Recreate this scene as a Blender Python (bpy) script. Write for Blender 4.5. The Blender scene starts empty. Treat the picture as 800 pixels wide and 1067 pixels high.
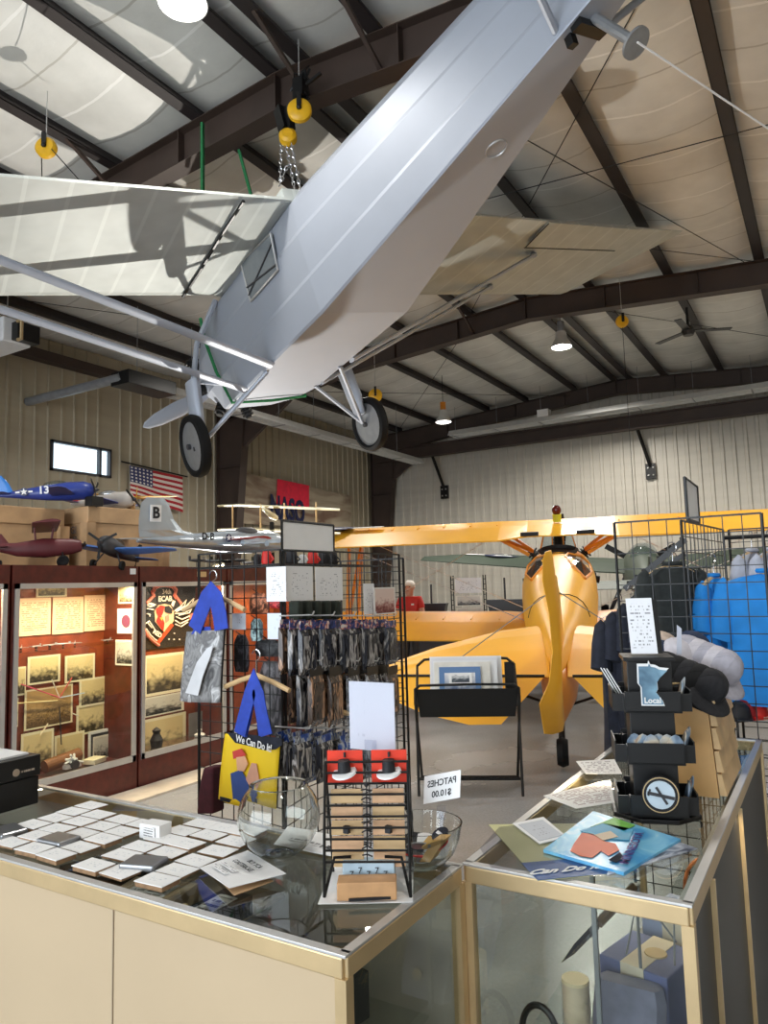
import bpy, bmesh, math, random
from mathutils import Vector as V, Matrix as M
random.seed(7)
R = math.radians; PI = math.pi
sc = bpy.context.scene; col = sc.collection
EYE = V((0, 0, 1.66)); FPX = 762.5
def cam_axes(yaw=R(31.2), pit=R(5.85), rol=R(-1.57)):
    f = V((-math.sin(yaw)*math.cos(pit), math.cos(yaw)*math.cos(pit), math.sin(pit)))
    r = V((math.cos(yaw), math.sin(yaw), 0)); u = r.cross(f)
    return r*math.cos(rol)+u*math.sin(rol), u*math.cos(rol)-r*math.sin(rol), f
CR, CU, CF = cam_axes()
def on(x, y, ax, v):                       # point of the plane axis=v that lies in this direction from the eye
    d = CR*(x-400)/FPX - CU*(y-533.5)/FPX + CF
    return EYE + d*((v-EYE[ax])/d[ax])
def oX(x, y, v): return on(x, y, 0, v)
def oY(x, y, v): return on(x, y, 1, v)
def oZ(x, y, v): return on(x, y, 2, v)
def at(x, y, dist):                        # point at a horizontal range from the eye
    d = CR*(x-400)/FPX - CU*(y-533.5)/FPX + CF
    return EYE + d*(dist/math.hypot(d.x, d.y))
ORD = 'first second third fourth fifth sixth seventh eighth ninth tenth eleventh twelfth thirteenth fourteenth fifteenth sixteenth'.split()
# ---------------------------------------------------------------- materials
def lin(c):
    o = []
    for v in c[:3]:
        v = v/255.0; o.append(v/12.92 if v <= .04045 else ((v+.055)/1.055)**2.4)
    return (*o, 1)
class NT:
    def __init__(s, name):
        s.m = bpy.data.materials.new(name); s.m.use_nodes = True; s.t = s.m.node_tree; s.n = s.t.nodes; s.n.clear()
        s.out = s.n.new('ShaderNodeOutputMaterial')
    def add(s, typ, **k):
        nd = s.n.new(typ)
        for a, b in k.items():
            if a.startswith('i_'):
                key = a[2:]; key = int(key) if key.isdigit() else key.replace('_', ' ')
                if hasattr(b, 'is_linked'): s.t.links.new(b, nd.inputs[key])
                else: nd.inputs[key].default_value = b
            else: setattr(nd, a, b)
        return nd
    def link(s, a, b): s.t.links.new(a, b)
    def math(s, op, a, b=0.0, c=None):
        nd = s.add('ShaderNodeMath', operation=op)
        for i, v in enumerate((a, b, c)):
            if v is None: continue
            if hasattr(v, 'is_linked'): s.link(v, nd.inputs[i])
            else: nd.inputs[i].default_value = v
        return nd.outputs[0]
    def mix(s, fac, a, b):
        nd = s.add('ShaderNodeMix', data_type='RGBA')
        for i, v in ((0, fac), (6, a), (7, b)):
            if hasattr(v, 'is_linked'): s.link(v, nd.inputs[i])
            else: nd.inputs[i].default_value = v
        return nd.outputs[2]
    def ramp(s, fac, stops):
        nd = s.add('ShaderNodeValToRGB'); e = nd.color_ramp.elements
        while len(e) < len(stops): e.new(.5)
        for k, (p, c) in zip(e, stops): k.position = p; k.color = c
        s.link(fac, nd.inputs[0]); return nd.outputs[0]
    def finish(s, colr, rough=.5, metal=0., bump=None, bstr=.2, **k):
        b = s.add('ShaderNodeBsdfPrincipled')
        for key, v in (('Base Color', colr), ('Roughness', rough), ('Metallic', metal)):
            if hasattr(v, 'is_linked'): s.link(v, b.inputs[key])
            else: b.inputs[key].default_value = v
        for key, v in k.items(): b.inputs[key.replace('_', ' ')].default_value = v
        if bump is not None:
            bm_ = s.add('ShaderNodeBump', i_Strength=bstr, i_Distance=.02); s.link(bump, bm_.inputs['Height']); s.link(bm_.outputs[0], b.inputs['Normal'])
        s.link(b.outputs[0], s.out.inputs[0]); return s.m
MATS = {}
def mat(name, c, rough=.5, metal=0., var=.10, scale=9., bump=0., coat=0., **k):
    if name in MATS: return MATS[name]
    t = NT(name); tc = t.add('ShaderNodeTexCoord')
    nz = t.add('ShaderNodeTexNoise', i_Scale=scale, i_Detail=4.); t.link(tc.outputs['Object'], nz.inputs['Vector'])
    a = lin(c); lo = tuple(x*(1-var) for x in a[:3])+(1,); hi = tuple(min(1, x*(1+var)) for x in a[:3])+(1,)
    cc = t.ramp(nz.outputs['Fac'], [(.3, lo), (.7, hi)])
    if coat: k['Coat_Weight'] = coat
    MATS[name] = t.finish(cc, rough, metal, nz.outputs['Fac'] if bump else None, bump, **k); return MATS[name]
def glass(name, tint=(255, 255, 255), refl=1.0, rough=.0):
    t = NT(name); nz = t.add('ShaderNodeTexNoise', i_Scale=3.)
    tr = t.add('ShaderNodeBsdfTransparent', i_Color=lin(tint)); gl = t.add('ShaderNodeBsdfGlossy', i_Roughness=rough)
    lw = t.add('ShaderNodeFresnel', i_IOR=1.5)
    ge = t.add('ShaderNodeNewGeometry'); lf = t.math('MULTIPLY', lw.outputs[0], t.math('SUBTRACT', 1., ge.outputs['Backfacing']))
    f = t.math('MULTIPLY', lf, t.math('ADD', refl*.9, t.math('MULTIPLY', nz.outputs['Fac'], refl*.2)))
    mx = t.add('ShaderNodeMixShader'); t.link(f, mx.inputs[0]); t.link(tr.outputs[0], mx.inputs[1]); t.link(gl.outputs[0], mx.inputs[2])
    t.link(mx.outputs[0], t.out.inputs[0]); return t.m
def emit(name, c, s):
    t = NT(name); tc = t.add('ShaderNodeTexCoord'); nz = t.add('ShaderNodeTexNoise', i_Scale=4.); t.link(tc.outputs['Object'], nz.inputs['Vector'])
    e = t.add('ShaderNodeEmission', i_Color=lin(c)); t.link(t.math('MULTIPLY', t.math('ADD', nz.outputs['Fac'], .6), s), e.inputs[1])
    t.link(e.outputs[0], t.out.inputs[0]); return t.m
def uvsep(t):
    tc = t.add('ShaderNodeTexCoord'); sp = t.add('ShaderNodeSeparateXYZ'); t.link(tc.outputs['UV'], sp.inputs[0]); return tc, sp.outputs[0], sp.outputs[1]
def inside(t, u, v, m, mv=None):
    mv = m if mv is None else mv
    a = t.math('MULTIPLY', t.math('GREATER_THAN', u, m), t.math('LESS_THAN', u, 1-m))
    return t.math('MULTIPLY', a, t.math('MULTIPLY', t.math('GREATER_THAN', v, mv), t.math('LESS_THAN', v, 1-mv)))
def page(name, paper=(238, 236, 230), ink=(90, 90, 95), n=16, margin=.12, dens=.5, rough=.6):
    if name in MATS: return MATS[name]
    t = NT(name); tc, u, v = uvsep(t)
    row = t.math('FLOOR', t.math('MULTIPLY', v, n)); fr = t.math('FRACT', t.math('MULTIPLY', v, n))
    oi = t.add('ShaderNodeObjectInfo')
    cb = t.add('ShaderNodeCombineXYZ'); t.link(t.math('MULTIPLY', u, 14), cb.inputs[0]); t.link(t.math('MULTIPLY', row, 7.3), cb.inputs[1]); t.link(t.math('MULTIPLY', oi.outputs['Random'], 50), cb.inputs[2])
    nz = t.add('ShaderNodeTexNoise', i_Scale=1., i_Detail=1.); t.link(cb.outputs[0], nz.inputs['Vector'])
    f = t.math('MULTIPLY', t.math('GREATER_THAN', nz.outputs['Fac'], 1-dens), t.math('MULTIPLY', t.math('GREATER_THAN', fr, .35), t.math('LESS_THAN', fr, .8)))
    f = t.math('MULTIPLY', t.math('MULTIPLY', f, inside(t, u, v, margin)), .75)
    MATS[name] = t.finish(t.mix(f, lin(paper), lin(ink)), rough); return MATS[name]
def photo(name, dark=(60, 52, 40), light=(225, 205, 165), border=(240, 228, 200), m=.07, sc_=6., sky=.3, frame=None):
    if name in MATS: return MATS[name]
    t = NT(name); tc, u, v = uvsep(t); oi = t.add('ShaderNodeObjectInfo')
    cb = t.add('ShaderNodeCombineXYZ'); t.link(u, cb.inputs[0]); t.link(v, cb.inputs[1]); t.link(t.math('MULTIPLY', oi.outputs['Random'], 40), cb.inputs[2])
    nz = t.add('ShaderNodeTexNoise', i_Scale=sc_, i_Detail=6., i_Distortion=.6); t.link(cb.outputs[0], nz.inputs['Vector'])
    vo = t.add('ShaderNodeTexVoronoi', i_Scale=sc_*1.6); t.link(cb.outputs[0], vo.inputs['Vector'])
    s = t.math('ADD', t.math('MULTIPLY', t.math('SUBTRACT', v, sky), 2.2), t.math('ADD', t.math('MULTIPLY', nz.outputs['Fac'], 1.5), t.math('MULTIPLY', vo.outputs['Distance'], -.6)))
    c = t.ramp(s, [(.1, lin(dark)), (.45, lin([(a+b)/2 for a, b in zip(dark, light)])), (1., lin(light))])
    c = t.mix(inside(t, u, v, m), lin(border), c)
    if frame: c = t.mix(inside(t, u, v, m*.45), lin(frame), c)
    MATS[name] = t.finish(c, .35); return MATS[name]
def blotch(name, stops, sc_=5., rough=.5, dist=1.5, coords='UV', bump=0., zs=1.):
    if name in MATS: return MATS[name]
    t = NT(name); tc = t.add('ShaderNodeTexCoord'); oi = t.add('ShaderNodeObjectInfo')
    ad = t.add('ShaderNodeVectorMath', operation='ADD'); t.link(tc.outputs[coords], ad.inputs[0]); t.link(oi.outputs['Random'], ad.inputs[1])
    nz = t.add('ShaderNodeTexNoise', i_Scale=sc_, i_Detail=3., i_Distortion=dist); mp = t.add('ShaderNodeMapping', i_Scale=(1., 1., zs)); t.link(ad.outputs[0], mp.inputs[0]); t.link(mp.outputs[0], nz.inputs['Vector'])
    c = t.ramp(nz.outputs['Fac'], [(p, lin(k)) for p, k in stops])
    MATS[name] = t.finish(c, rough, 0, nz.outputs['Fac'] if bump else None, bump); return MATS[name]
# ---------------------------------------------------------------- meshes
class MB:
    def __init__(s): s.b = bmesh.new(); s.uv = s.b.loops.layers.uv.new('UVMap')
    def f(s, vs):
        try: return s.b.faces.new(vs)
        except ValueError: return None
    def vs(s, pts): return [s.b.verts.new(p) for p in pts]
    def box(s, c, d, rot=None):
        c = V(c); h = V(d)/2; q = []
        for x in (-1, 1):
            for y in (-1, 1):
                for z in (-1, 1):
                    p = V((x*h.x, y*h.y, z*h.z)); q.append(c+(rot @ p if rot else p))
        v = s.vs(q)
        for i in ((0, 1, 3, 2), (4, 6, 7, 5), (0, 4, 5, 1), (2, 3, 7, 6), (0, 2, 6, 4), (1, 5, 7, 3)): s.f([v[k] for k in i])
        return s
    def span(s, a, b):
        a, b = V(a), V(b); return s.box((a+b)/2, [abs(b[i]-a[i]) for i in range(3)])
    def bar(s, a, b, w, h, up=(0, 0, 1)):
        a, b = V(a), V(b); d = b-a; L = d.length; y = d.normalized(); x = y.cross(V(up))
        if x.length < 1e-4: x = V((1, 0, 0))
        x.normalize(); z = x.cross(y); return s.box((a+b)/2, (w, L, h), M((x, y, z)).transposed())
    def ring(s, c, x, y, r, n, r2=None):
        return s.vs([c+x*(r*math.cos(2*PI*i/n))+y*((r if r2 is None else r2)*math.sin(2*PI*i/n)) for i in range(n)])
    def skin(s, rings, cap=True, closed=True):
        for a, b in zip(rings, rings[1:]):
            n = len(a)
            for i in range(n if closed else n-1): s.f((a[i], a[(i+1) % n], b[(i+1) % n], b[i]))
        if cap and closed: s.f(rings[0][::-1]); s.f(rings[-1])
        return s
    def tube(s, pts, r, n=8, r1=None):
        pts = [V(p) for p in pts]; N = len(pts); x = None; rings = []
        for i, p in enumerate(pts):
            t = ((pts[i]-pts[i-1]).normalized() if i else V((0, 0, 0)))+((pts[i+1]-pts[i]).normalized() if i < N-1 else V((0, 0, 0)))
            t = t.normalized() if t.length > 1e-6 else V((0, 0, 1))
            if x is None: x = t.orthogonal().normalized()
            else:
                x = x-t*x.dot(t); x = x.normalized() if x.length > 1e-6 else t.orthogonal().normalized()
            rr = r if r1 is None else r+(r1-r)*i/(N-1)
            rings.append(s.ring(p, x, t.cross(x), rr, n))
        return s.skin(rings)
    def cone(s, a, b, r0, r1, n=20, cap=True):
        a, b = V(a), V(b); t = (b-a).normalized(); x = t.orthogonal().normalized(); y = t.cross(x)
        return s.skin([s.ring(a, x, y, r0, n), s.ring(b, x, y, r1, n)], cap)
    def lathe(s, prof, c=(0, 0, 0), ax=(0, 0, 1), n=28, cap=False):
        c = V(c); t = V(ax).normalized(); x = t.orthogonal().normalized(); y = t.cross(x)
        return s.skin([s.ring(c+t*z, x, y, max(r, 1e-4), n) for r, z in prof], cap)
    def ball(s, c, r, n=14, sq=(1, 1, 1)):
        c = V(c); k = n//2+1
        rings = [s.vs([c+V((sq[0]*r*math.sin(PI*j/k)*math.cos(2*PI*i/n), sq[1]*r*math.sin(PI*j/k)*math.sin(2*PI*i/n), sq[2]*r*math.cos(PI*j/k))) for i in range(n)]) for j in range(1, k)]
        return s.skin(rings)
    def prism(s, pts, d):                      # polygon of 3-D points pushed along d
        d = V(d); a = s.vs(pts); b = s.vs([V(p)+d for p in pts]); return s.skin([a, b])
    def loft(s, secs, cap=True): return s.skin([s.vs(q) for q in secs], cap)
    def quad(s, a, b, c, d, th=.002):          # card: lower left, lower right, upper right, upper left seen from its front; UV 0..1
        a, b, c, d = V(a), V(b), V(c), V(d); n = (b-a).cross(d-a).normalized()*th
        v = s.vs([a, b, c, d, a-n, b-n, c-n, d-n]); uv = [(0, 0), (1, 0), (1, 1), (0, 1)]*2
        for i in ((0, 1, 2, 3), (7, 6, 5, 4), (0, 4, 5, 1), (1, 5, 6, 2), (2, 6, 7, 3), (3, 7, 4, 0)):
            fc = s.f([v[k] for k in i])
            if fc:
                for l, k in zip(fc.loops, i): l[s.uv].uv = uv[k]
        return s
    def card(s, c, u, v, th=.002):
        c, u, v = V(c), V(u), V(v); return s.quad(c-u-v, c+u-v, c+u+v, c-u+v, th)
    def grid(s, nx, ny, fn, th=0., closed=False):
        g = [[s.b.verts.new(fn(i/nx, j/ny)) for i in range(nx+1)] for j in range(ny+1)]
        for j in range(ny):
            for i in range(nx):
                fc = s.f((g[j][i], g[j][i+1], g[j+1][i+1], g[j+1][i]))
                if fc:
                    for l, (a, b) in zip(fc.loops, ((i, j), (i+1, j), (i+1, j+1), (i, j+1))): l[s.uv].uv = (a/nx, b/ny)
        return s
    def foil(s, st, tf=None):                  # stations (span, y leading edge, z, chord, thickness); leading edge towards +y
        prof = [(0, 0), (.04, .35), (.15, .8), (.32, 1), (.6, .75), (1, .06), (1, -.06), (.6, -.18), (.3, -.22), (.08, -.2)]
        tf = tf or (lambda a, b, c: (a, b, c))
        return s.loft([[tf(x, y-c*px, z+t*pz) for px, pz in prof] for x, y, z, c, t in st])
E1 = {}
def build(mb, name, m, parent=None, smooth=False, bevel=0., w=True, solid=0., sub=0):
    b = mb.b; bmesh.ops.recalc_face_normals(b, faces=b.faces[:])
    if parent is not None and w:
        b.transform(E1[parent.name].inverted())
    org = None
    if parent is None:
        xs = [v.co for v in b.verts]; lo = V([min(p[i] for p in xs) for i in range(3)]); hi = V([max(p[i] for p in xs) for i in range(3)])
        org = V(((lo.x+hi.x)/2, (lo.y+hi.y)/2, lo.z)); b.transform(M.Translation(-org))
    me = bpy.data.meshes.new(name); b.to_mesh(me); b.free(); me.materials.append(m)
    if smooth:
        for p in me.polygons: p.use_smooth = True
    o = bpy.data.objects.new(name, me); col.objects.link(o)
    if org is not None: o.location = org; E1[o.name] = M.Translation(org)
    else: o.parent = parent; E1[o.name] = E1[parent.name]
    if solid: md = o.modifiers.new('solid', 'SOLIDIFY'); md.thickness = solid
    if sub: md = o.modifiers.new('sub', 'SUBSURF'); md.levels = md.render_levels = sub
    if bevel: md = o.modifiers.new('bevel', 'BEVEL'); md.width = bevel; md.segments = 2; md.limit_method = 'ANGLE'
    if smooth:
        try: me.set_sharp_from_angle(angle=R(40))
        except Exception: pass
    return o
def tag(o, label=None, cat=None, group=None, kind=None):
    if label: o['label'] = label
    if cat: o['category'] = cat
    if group: o['group'] = group
    if kind: o['kind'] = kind
    return o
def thing(name, label, cat, loc, group=None, rot=None, mtx=None):
    o = bpy.data.objects.new(name, None); col.objects.link(o); o.empty_display_size = .05
    m = mtx if mtx is not None else M.Translation(V(loc)) @ (rot.to_4x4() if rot else M.Identity(4))
    o.matrix_world = m; E1[o.name] = m.copy(); return tag(o, label, cat, group)
def solo(mb, name, m, label, cat, group=None, **k): return tag(build(mb, name, m, None, **k), label, cat, group)
def struct(mb, name, m, **k): return tag(build(mb, name, m, None, **k), kind='structure')
def dup(root, mtx, label=None, group=None):
    r = root.copy(); col.objects.link(r); r.matrix_world = mtx; E1[r.name] = mtx.copy()
    if label: r['label'] = label
    if group: r['group'] = group
    for ch in [c for c in bpy.data.objects if c.parent == root]:
        c = ch.copy(); col.objects.link(c); c.parent = r; E1[c.name] = mtx
        for g in [x for x in bpy.data.objects if x.parent == ch]:
            d = g.copy(); col.objects.link(d); d.parent = c
    return r
def text(s, p, u, v, size, m, parent, name='lettering', lift=.001, align='CENTER', mirror=False, bold=0., w=True, fit=None):
    cu = bpy.data.curves.new('t', 'FONT'); cu.body = s; cu.size = 1; cu.align_x = align; cu.align_y = 'CENTER'; cu.extrude = .01; cu.offset = bold; cu.resolution_u = 3
    o = bpy.data.objects.new('t', cu); col.objects.link(o); bpy.context.view_layer.update()
    dg = bpy.context.evaluated_depsgraph_get(); me = bpy.data.meshes.new_from_object(o.evaluated_get(dg)); bpy.data.objects.remove(o); bpy.data.curves.remove(cu)
    u = V(u).normalized(); v = V(v).normalized(); n = u.cross(v).normalized(); p = V(p)+n*lift; sx = -1 if mirror else 1
    kx = 1.
    if fit:
        xs = [q.co.x for q in me.vertices]; kx = fit/max(1e-6, (max(xs)-min(xs))*size)
    mw = E1[parent.name].inverted() if w else M.Identity(4)
    for q in me.vertices: q.co = mw @ (p+u*(q.co.x*size*kx*sx)+v*(q.co.y*size)+n*(q.co.z*size))
    me.materials.clear(); me.materials.append(m); me.name = name
    t = bpy.data.objects.new(name, me); col.objects.link(t); t.parent = parent; E1[t.name] = E1[parent.name]; return t
def rotz(a): return M.Rotation(a, 3, 'Z')
# ---------------------------------------------------------------- shared materials
K = dict(lgrey=mat('pale_grey_metal', (196, 196, 194), .4, .1, .06),
 steel=mat('brown_steel', (66, 52, 45), .55, .0, .15, 2.), purlin=mat('dark_steel', (48, 41, 41), .5, .0, .12, 3.), black=mat('black_metal', (18, 18, 19), .4, .2),
 blackp=mat('black_plastic', (20, 20, 21), .35), alu=mat('aluminium', (205, 204, 202), .38, .6, .05), brass=mat('brass_frame', (208, 182, 138), .36, .5, .08),
 silver=mat('silver_paint', (164, 170, 182), .5, .25, .04, 1.2), grey=mat('grey_metal', (150, 152, 155), .4, .5), yellow=mat('aircraft_yellow', (250, 182, 44), .42, 0, .06, 2., coat=.12),
 hook=mat('hook_yellow', (235, 180, 30), .4), rubber=mat('rubber', (14, 14, 15), .7, Specular_IOR_Level=.25), green=mat('green_webbing', (35, 120, 70), .8, 0, .2, 60.),
 wood=mat('mahogany', (86, 32, 24), .35, 0, .3, 14.), woodr=mat('red_mahogany', (128, 58, 34), .4, 0, .35, 7.), ply=mat('plywood', (186, 150, 110), .6, 0, .18, 5.), pine=mat('pine', (214, 180, 132), .55, 0, .15, 11.),
 white=mat('white_paper', (236, 236, 236), .6, 0, .03), cream=mat('cream_laminate', (198, 176, 144), .4, 0, .04, 2.), red=mat('red', (210, 40, 32), .5), blue=mat('bag_blue', (32, 66, 176), .65, 0, .2, 20.),
 ink=mat('ink', (25, 25, 30), .6), navy=mat('navy_cloth', (30, 34, 48), .85, 0, .35, 30., bump=.2), hair=mat('white_hair', (222, 218, 212), .8), skin=mat('skin', (214, 160, 136), .55),
 glassc=glass('case_glass', (248, 251, 249), 1.3), acryl=glass('acrylic', (244, 245, 248), .6, .03), chrome=mat('chrome', (215, 215, 218), .15, 1., .03), olive=mat('olive_drab', (54, 66, 54), .55, 0, .12, 2.),
 darkgrey=mat('dark_grey', (60, 60, 64), .5), pane=glass('window_pane', (225, 232, 235), .8), orange=mat('orange_yellow', (224, 140, 40), .35, 0, .1, 4.))
TX = 4.0; WL = -13.9; WF = 22.3; RID = -5.0
def roofz(x): return 7.86-.075*abs(x-RID)
# ---------------------------------------------------------------- floor, walls, ceiling
def floor_mat():
    t = NT('polished_concrete'); tc = t.add('ShaderNodeTexCoord')
    n1 = t.add('ShaderNodeTexNoise', i_Scale=.7, i_Detail=8.); n2 = t.add('ShaderNodeTexNoise', i_Scale=60., i_Detail=2.)
    for n in (n1, n2): t.link(tc.outputs['Object'], n.inputs['Vector'])
    c = t.ramp(t.math('ADD', t.math('MULTIPLY', n1.outputs['Fac'], .7), t.math('MULTIPLY', n2.outputs['Fac'], .3)), [(.3, lin((118, 119, 122))), (.7, lin((166, 168, 172)))])
    return t.finish(c, t.math('ADD', .16, t.math('MULTIPLY', n1.outputs['Fac'], .18)))
struct(MB().span((WL-.2, -8.2, -.15), (TX+.2, WF+.2, 0)), 'floor', floor_mat())
def panel(name, c, rough=.45):
    t = NT(name); tc = t.add('ShaderNodeTexCoord'); mp = t.add('ShaderNodeMapping', i_Scale=(.6, .6, 6.)); t.link(tc.outputs['Object'], mp.inputs[0])
    n = t.add('ShaderNodeTexNoise', i_Scale=1., i_Detail=5.); t.link(mp.outputs[0], n.inputs['Vector'])
    a = lin(c); return t.finish(t.ramp(n.outputs['Fac'], [(.3, tuple(x*.9 for x in a[:3])+(1,)), (.7, a)]), rough)
def ribbed(mb, p0, p1, z0, ztop, n):           # ribbed sheet from p0 to p1 (plan points); ribs stand out along n
    p0, p1, n = V((*p0, 0)), V((*p1, 0)), V((*n, 0)); L = (p1-p0).length; d = (p1-p0)/L; s = 0.; P = [(0., 0.)]
    while s < L-.31:
        P += [(s+.225, 0), (s+.245, .032), (s+.285, .032), (s+.305, 0), (s+.355*0+.305, 0)]; s += .305
    P.append((L, 0)); last = None
    for a, h in P:
        q = p0+d*a+n*h; cur = mb.vs([(q.x, q.y, z0), (q.x, q.y, ztop(q.x) if callable(ztop) else ztop)])
        if last: mb.f((last[0], cur[0], cur[1], last[1]))
        last = cur
    return mb
pl = panel('tan_wall_panel', (176, 164, 140)); pf = panel('grey_wall_panel', (196, 190, 178))
w = MB(); y0, y1, z0, z1 = 9.40, 10.92, 4.30, 4.96
ribbed(w, (WL, -8), (WL, y0), 0, 7.2, (1, 0)); ribbed(w, (WL, y0), (WL, y1), 0, z0, (1, 0)); ribbed(w, (WL, y0), (WL, y1), z1, 7.2, (1, 0)); ribbed(w, (WL, y1), (WL, WF), 0, 7.2, (1, 0))
struct(w, 'wall_left', pl, solid=-.04)
struct(ribbed(MB(), (WL, WF), (TX, WF), 0, lambda x: roofz(x)+.1, (0, -1)), 'wall_far', pf, solid=.04)
struct(ribbed(MB(), (TX, -8), (TX, WF), 0, 7.3, (-1, 0)), 'wall_right', pf, solid=.04)
w = MB(); ribbed(w, (WL, -8), (-11, -8), 0, lambda x: roofz(x)+.1, (0, 1)); ribbed(w, (-11, -8), (2, -8), 5.2, lambda x: roofz(x)+.1, (0, 1)); ribbed(w, (2, -8), (TX, -8), 0, lambda x: roofz(x)+.1, (0, 1))
struct(w, 'wall_near', pf, solid=.04)
wf = thing('window_1', None, None, (WL, (y0+y1)/2, z0)); wf['kind'] = 'structure'
m = MB()
for a, b in (((y0, z0), (y1, z0+.05)), ((y0, z1-.05), (y1, z1)), ((y0, z0), (y0+.05, z1)), ((y1-.05, z0), (y1, z1)), ((y1-.32, z0), (y1-.27, z1))): m.span((WL-.06, a[0], a[1]), (WL+.05, b[0], b[1]))
build(m, 'window_frame', K['darkgrey'], wf); build(MB().span((WL-.03, y0, z0), (WL-.024, y1, z1)), 'pane', K['pane'], wf)
purl = [-12.6, -11.2, -9.25, -7.9, -6.35, -5.15, -4.72, -3.76, -2.28, -.75, .75, 2.25, 3.7]
def ceil_mat():
    t = NT('white_insulation'); tc = t.add('ShaderNodeTexCoord'); sp = t.add('ShaderNodeSeparateXYZ'); t.link(tc.outputs['Object'], sp.inputs[0])
    n = t.add('ShaderNodeTexNoise', i_Scale=1.6, i_Detail=5.); t.link(tc.outputs['Object'], n.inputs['Vector'])
    yy = t.math('FRACT', t.math('MULTIPLY', t.math('ADD', sp.outputs[1], t.math('MULTIPLY', n.outputs['Fac'], .12)), .8)); ln = t.math('LESS_THAN', yy, .022)
    c = t.ramp(n.outputs['Fac'], [(.3, lin((208, 206, 200))), (.7, lin((230, 228, 222)))]); c = t.mix(t.math('MULTIPLY', ln, .5), c, lin((150, 142, 128))); l2 = t.math('LESS_THAN', t.math('FRACT', t.math('ADD', yy, .5)), .028); c = t.mix(t.math('MULTIPLY', l2, .6), c, lin((250, 248, 244)))
    n2 = t.add('ShaderNodeTexNoise', i_Scale=7., i_Detail=3.); t.link(tc.outputs['Object'], n2.inputs['Vector'])
    return t.finish(c, .45, 0, n2.outputs['Fac'], .25)
xs = [WL-.1]
for a, b in zip([WL-.1]+purl, purl+[TX+.1]): xs += [a+(b-a)*k/6 for k in range(1, 7)]
def sag(x):
    P = [WL-.1]+purl+[TX+.1]
    for a, b in zip(P, P[1:]):
        if a <= x <= b+1e-6: s = (x-a)/(b-a); return 4*s*(1-s)*.085*(b-a)
    return 0
ys = [-8.2+.4*i for i in range(78)]
m = MB(); gr = [[m.b.verts.new((x, y, roofz(x)-sag(x)*(1+.25*math.sin(y*2.3+x)))) for x in xs] for y in ys]
for a, b in zip(gr, gr[1:]):
    for i in range(len(xs)-1): m.f((a[i], a[i+1], b[i+1], b[i]))
struct(m, 'ceiling', ceil_mat(), smooth=True, solid=.05)
for x in purl:
    z = roofz(x)-.03; m = MB().span((x-.006, -8, z-.24), (x+.006, WF-.1, z)); m.span((x-.005, -8, z-.24), (x+.16, WF-.1, z-.23)); m.span((x-.12, -8, z-.008), (x+.005, WF-.1, z)); m.span((x+.152, -8, z-.24), (x+.16, WF-.1, z-.2))
    struct(m, 'roof_purlin', K['purlin'])
def rafter(y, dep=.45):
    m = MB()
    def zt(x): return roofz(x)-.28
    def zb(x):
        h = .35*max(0, (abs(x-RID)-4.5)/4.2); return zt(x)-dep-h
    X = [WL+.5, -12, -9.5, -7, RID, -3, -.5, 2, TX-.1]
    for a, b in zip(X, X[1:]):
        m.prism([(a, y-.006, zb(a)), (b, y-.006, zb(b)), (b, y-.006, zt(b)), (a, y-.006, zt(a))], (0, .012, 0))
        for fz in (zt, zb):
            m.prism([(a, y-.12, fz(a)-.012), (b, y-.12, fz(b)-.012), (b, y-.12, fz(b)+.0), (a, y-.12, fz(a)+.0)], (0, .24, 0))
    for x in (-10.6, -8.2, -6.6, RID-.03, -3.4, -1.7, .1): m.span((x-.005, y-.11, zb(x)), (x+.005, y+.11, zt(x)-.012))
    struct(m, 'roof_beam', K['steel']); return zb
for y in (-1.8, 6.25, 14.3): zb = rafter(y)
rafter(21.85, .42)
struct(MB().span((WL+.4, 21.55, 6.38), (TX, 21.8, 6.42)).span((WL+.4, 21.55, 6.0), (TX, 21.8, 6.04)).span((WL+.4, 21.66, 6.0), (TX, 21.68, 6.4)), 'wall_beam', K['steel'])
for y in (6.25, 14.3, 22.0):
    m = MB()
    def cx(z): return WL+.5+.62*z/6.4
    m.prism([(WL+.15, y-.006, 0), (cx(0), y-.006, 0), (cx(6.6), y-.006, 6.6), (WL+.15, y-.006, 6.9)], (0, .012, 0))
    m.prism([(cx(0), y-.13, 0), (cx(6.6), y-.13, 6.6), (cx(6.6)+.014, y-.13, 6.6), (cx(0)+.014, y-.13, 0)], (0, .26, 0))
    m.span((WL+.14, y-.13, 0), (WL+.155, y+.13, 6.9)); m.span((WL+.15, y-.12, 4.9), (cx(4.9), y+.12, 4.915))
    m.prism([(cx(5.4), y-.05, 5.4), (cx(6.2)+1.5, y-.05, 6.42), (cx(6.2)+1.1, y-.05, 6.62), (cx(6.6), y-.05, 6.4)], (0, .1, 0))
    struct(m, 'column', K['steel'])
struct(MB().span((WL+.05, -8, 6.55), (WL+.3, WF, 6.75)), 'trim_1', K['steel'])
for x, y, dx, dy in ((-4.72, 6.25, 0, -1.), (-3.76, 6.25, 0, -1.), (-7.9, 6.25, 0, -.9), (-7.9, 14.3, 0, 1.2), (-4.72, 14.3, 0, 1.2), (-2.28, 14.3, 0, .9), (-9.25, 14.3, 0, .9), (-6.35, 14.3, 0, -.9)):
    struct(MB().bar((x+.1, y, zb(x)+.05), (x+.1, y+dy, roofz(x)-.22), .045, .045), 'beam_brace', K['steel'])
def rod(a, b, r=.007): struct(MB().tube([a, b], r, 6), 'bracing_rod', K['black'])
rod((-8., 6.4, 7.3), (-.75, 14.2, 7.25)); rod((-.75, 6.4, 7.25), (-6.4, 14.2, 7.35)); rod((-.7, 6.4, 7.2), (3.6, 14.2, 7.))
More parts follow.
